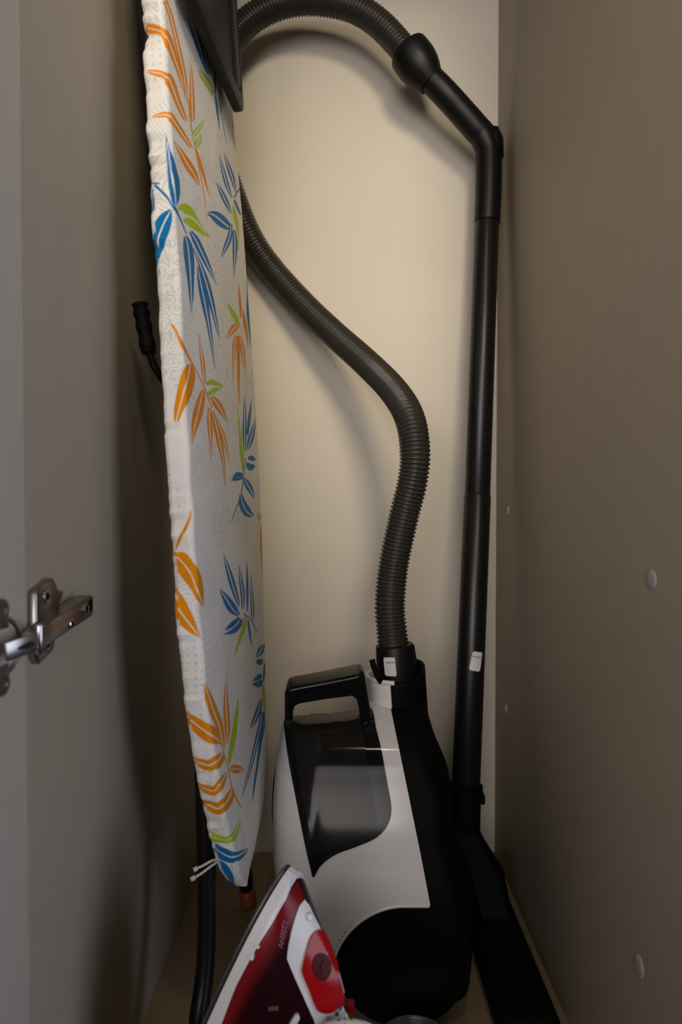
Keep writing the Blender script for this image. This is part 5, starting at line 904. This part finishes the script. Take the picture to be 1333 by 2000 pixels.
# textile mains cord of the iron
cm = mat('white braided cord', (.55, .52, .48), .85, bump=.2, bscale=1500)
nt = cm.node_tree; tc = nt.nodes.new('ShaderNodeTexCoord'); br = nt.nodes.new('ShaderNodeTexChecker'); br.inputs['Scale'].default_value = 330
br.inputs['Color1'].default_value = (.56, .53, .48, 1); br.inputs['Color2'].default_value = (.03, .03, .035, 1)
vor_ = nt.nodes.new('ShaderNodeTexVoronoi'); vor_.inputs['Scale'].default_value = 240; vor_.inputs['Randomness'].default_value = .35; nt.links.new(tc.outputs['Object'], vor_.inputs['Vector'])
lt_ = nt.nodes.new('ShaderNodeMath'); lt_.operation = 'LESS_THAN'; lt_.inputs[1].default_value = .30; nt.links.new(vor_.outputs['Distance'], lt_.inputs[0])
mx_ = nt.nodes.new('ShaderNodeMix'); mx_.data_type = 'RGBA'; mx_.inputs[6].default_value = (.56, .53, .48, 1); mx_.inputs[7].default_value = (.03, .03, .035, 1)
nt.links.new(lt_.outputs[0], mx_.inputs[0]); nt.links.new(mx_.outputs[2], nt.nodes['Principled BSDF'].inputs['Base Color'])
cpth = spline([at(612, 2060, .462), at(630, 2016, .462), at(652, 2005, .462), at(678, 2002, .462), at(702, 2005, .463), at(724, 2014, .466), at(745, 2047, .47), Vector((.036, .475, .06)), Vector((.03, .48, .008)), Vector((.0, .47, .0055)), Vector((-.06, .452, .0055))], 12)
cd = sweep('power_cord', cpth, .0040, cm, iron, 16); cd['label'] = 'white braided textile cord with dark flecks'
# the heel is flat: it stands on the cabinet floor
for o in [iron]+list(iron.children_recursive):
    if o.type == 'MESH':
        oz = o.matrix_world.translation.z if False else 0.0
        for v in o.data.vertices: v.co.z = max(v.co.z, .0006)

# ------------------------------------------------------------------ measuring cup by the wheel
cc = Vector((.0655, .592, 0))
cup = disc('measuring_cup', cc, (0, 0, 1), [(.022, .0005), (.024, .0005), (.0265, .004), (.0325, .050), (.0335, .0515), (.0337, .0524), (.0331, .0530), (.0322, .0526), (.0314, .0515), (.0255, .006), (0, .0045)], 'rim', None, 56)
tag(base(cup, cc), 'dark grey cup with pale curved rim below the vacuum cleaner wheel', 'cup')

# ------------------------------------------------------------------ concealed hinge on the left wall
hinge = thing('cabinet_hinge', 'nickel plated cabinet hinge joining the left wall to the open door', 'hinge', (XL+.008, .45, EYE-.08))
zz = EYE-.081
pl_o = [(.4375, -.062), (.4395, -.0595), (.462, -.0545), (.4655, -.0555), (.4725, -.064), (.480, -.0655), (.481, -.069), (.474, -.0735), (.474, -.0885), (.470, -.0905), (.4655, -.1005), (.4625, -.1045), (.4425, -.1085), (.438, -.104), (.4372, -.100)]
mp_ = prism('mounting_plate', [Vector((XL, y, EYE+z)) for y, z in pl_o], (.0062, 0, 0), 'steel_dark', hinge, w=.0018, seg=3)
for y, z in ((.4515, -.0655), (.4515, -.0975)):
    s = disc('screw', (XL+.0060, y, EYE+z), (1, 0, 0), [(.0046, 0), (.0046, .0010), (.0038, .0016), (.0012, .0014), (0, .0010)], 'steel', mp_, 28)
    for aa in (0, 1):
        ax1 = Vector((0, 1, 0)) if aa else Vector((0, 0, 1)); box('screw_slot', Vector((XL+.0076, y, EYE+z)), (.0006, .0012, .0046), 'black_matte', s, w=0, axes=((1, 0, 0), (0, 0, 1) if aa else (0, 1, 0), ax1))
arm_o = [(.420, -.0835), (.445, -.0785), (.508, -.0728), (.510, -.0745), (.510, -.0865), (.507, -.0885), (.4465, -.0925), (.422, -.0945), (.4185, -.0925)]
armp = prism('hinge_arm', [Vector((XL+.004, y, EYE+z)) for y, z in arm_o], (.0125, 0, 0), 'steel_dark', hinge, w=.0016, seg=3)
for y, z, r in ((.4665, -.0865, .0034), (.4935, -.0810, .0046)):
    s = disc('screw', (XL+.0163, y, EYE+z), (1, 0, 0), [(r, 0), (r, .0010), (r*.82, .0016), (r*.3, .0013), (0, .0010)], 'steel', armp, 28)
    for aa in (0, 1):
        box('screw_slot', Vector((XL+.0180, y, EYE+z)), (.0006, .0010, r*1.1), 'black_matte', s, w=0, axes=((1, 0, 0), (0, 0, 1) if aa else (0, 1, 0), (0, 1, 0) if aa else (0, 0, 1)))
for q in range(3): box('groove', Vector((XL+.0165, .5015+q*.0024, EYE-.0800+q*.0003)), (.0008, .0008, .0085), 'black_matte', armp, w=0)
def door_pt(s, h, out): return Vector((dorg.x, dorg.y, 0))+dd*s-dn_*out+Vector((0, 0, EYE+h))
cupc = door_pt(.0235, -.0905, 0)
hc = disc('hinge_cup', cupc, -dn_, [(.0185, -.001), (.0185, .0009), (.0172, .0014), (.0160, .0008), (.0150, -.0005), (.004, -.0006), (0, -.0006)], 'cup_steel', hinge, 48)
for s_ in (-1, 1):
    c_ = cupc+Vector((0, 0, s_*.0225))+dd*.001
    disc('cup_wing', c_, -dn_, [(.0072, 0), (.0072, .0012), (.0064, .0016), (.0042, .0016), (.0038, .0010), (0, .0012)], 'cup_steel', hc, 32)
    box('cup_web', cupc+Vector((0, 0, s_*.017))+dd*.001-dn_*.0006, (.0013, .013, .012), 'cup_steel', hc, w=.0004, axes=(dn_, dd, (0, 0, 1)))
# knuckle link between arm and cup
k0 = Vector((XL+.0150, .4215, EYE-.0885)); k1 = door_pt(.030, -.0915, .0085)
dl = (k1-k0).normalized(); up = Vector((0, 0, 1)); up = (up-dl*up.dot(dl)).normalized(); nl = dl.cross(up)
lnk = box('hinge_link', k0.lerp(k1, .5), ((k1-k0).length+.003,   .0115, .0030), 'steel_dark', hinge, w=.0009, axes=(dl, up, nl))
sl = []
for i in range(24):
    a = 2*math.pi*i/24; sl.append(k0.lerp(k1, .48)+dl*(.0058*math.cos(a))+up*(.0017*math.sin(a)*(1-.4*math.cos(a)))+nl*.0)
sgn = 1 if nl.dot(Vector((.4, -.9, 0))) > 0 else -1
prism('link_slot', [p+nl*sgn*.0012 for p in sl], nl*sgn*.0006, 'black', lnk, w=0)
rod('pivot_pin', k0+Vector((0, 0, -.0085)), k0+Vector((0, 0, .0105)), .0026, 'steel', hinge, 20)
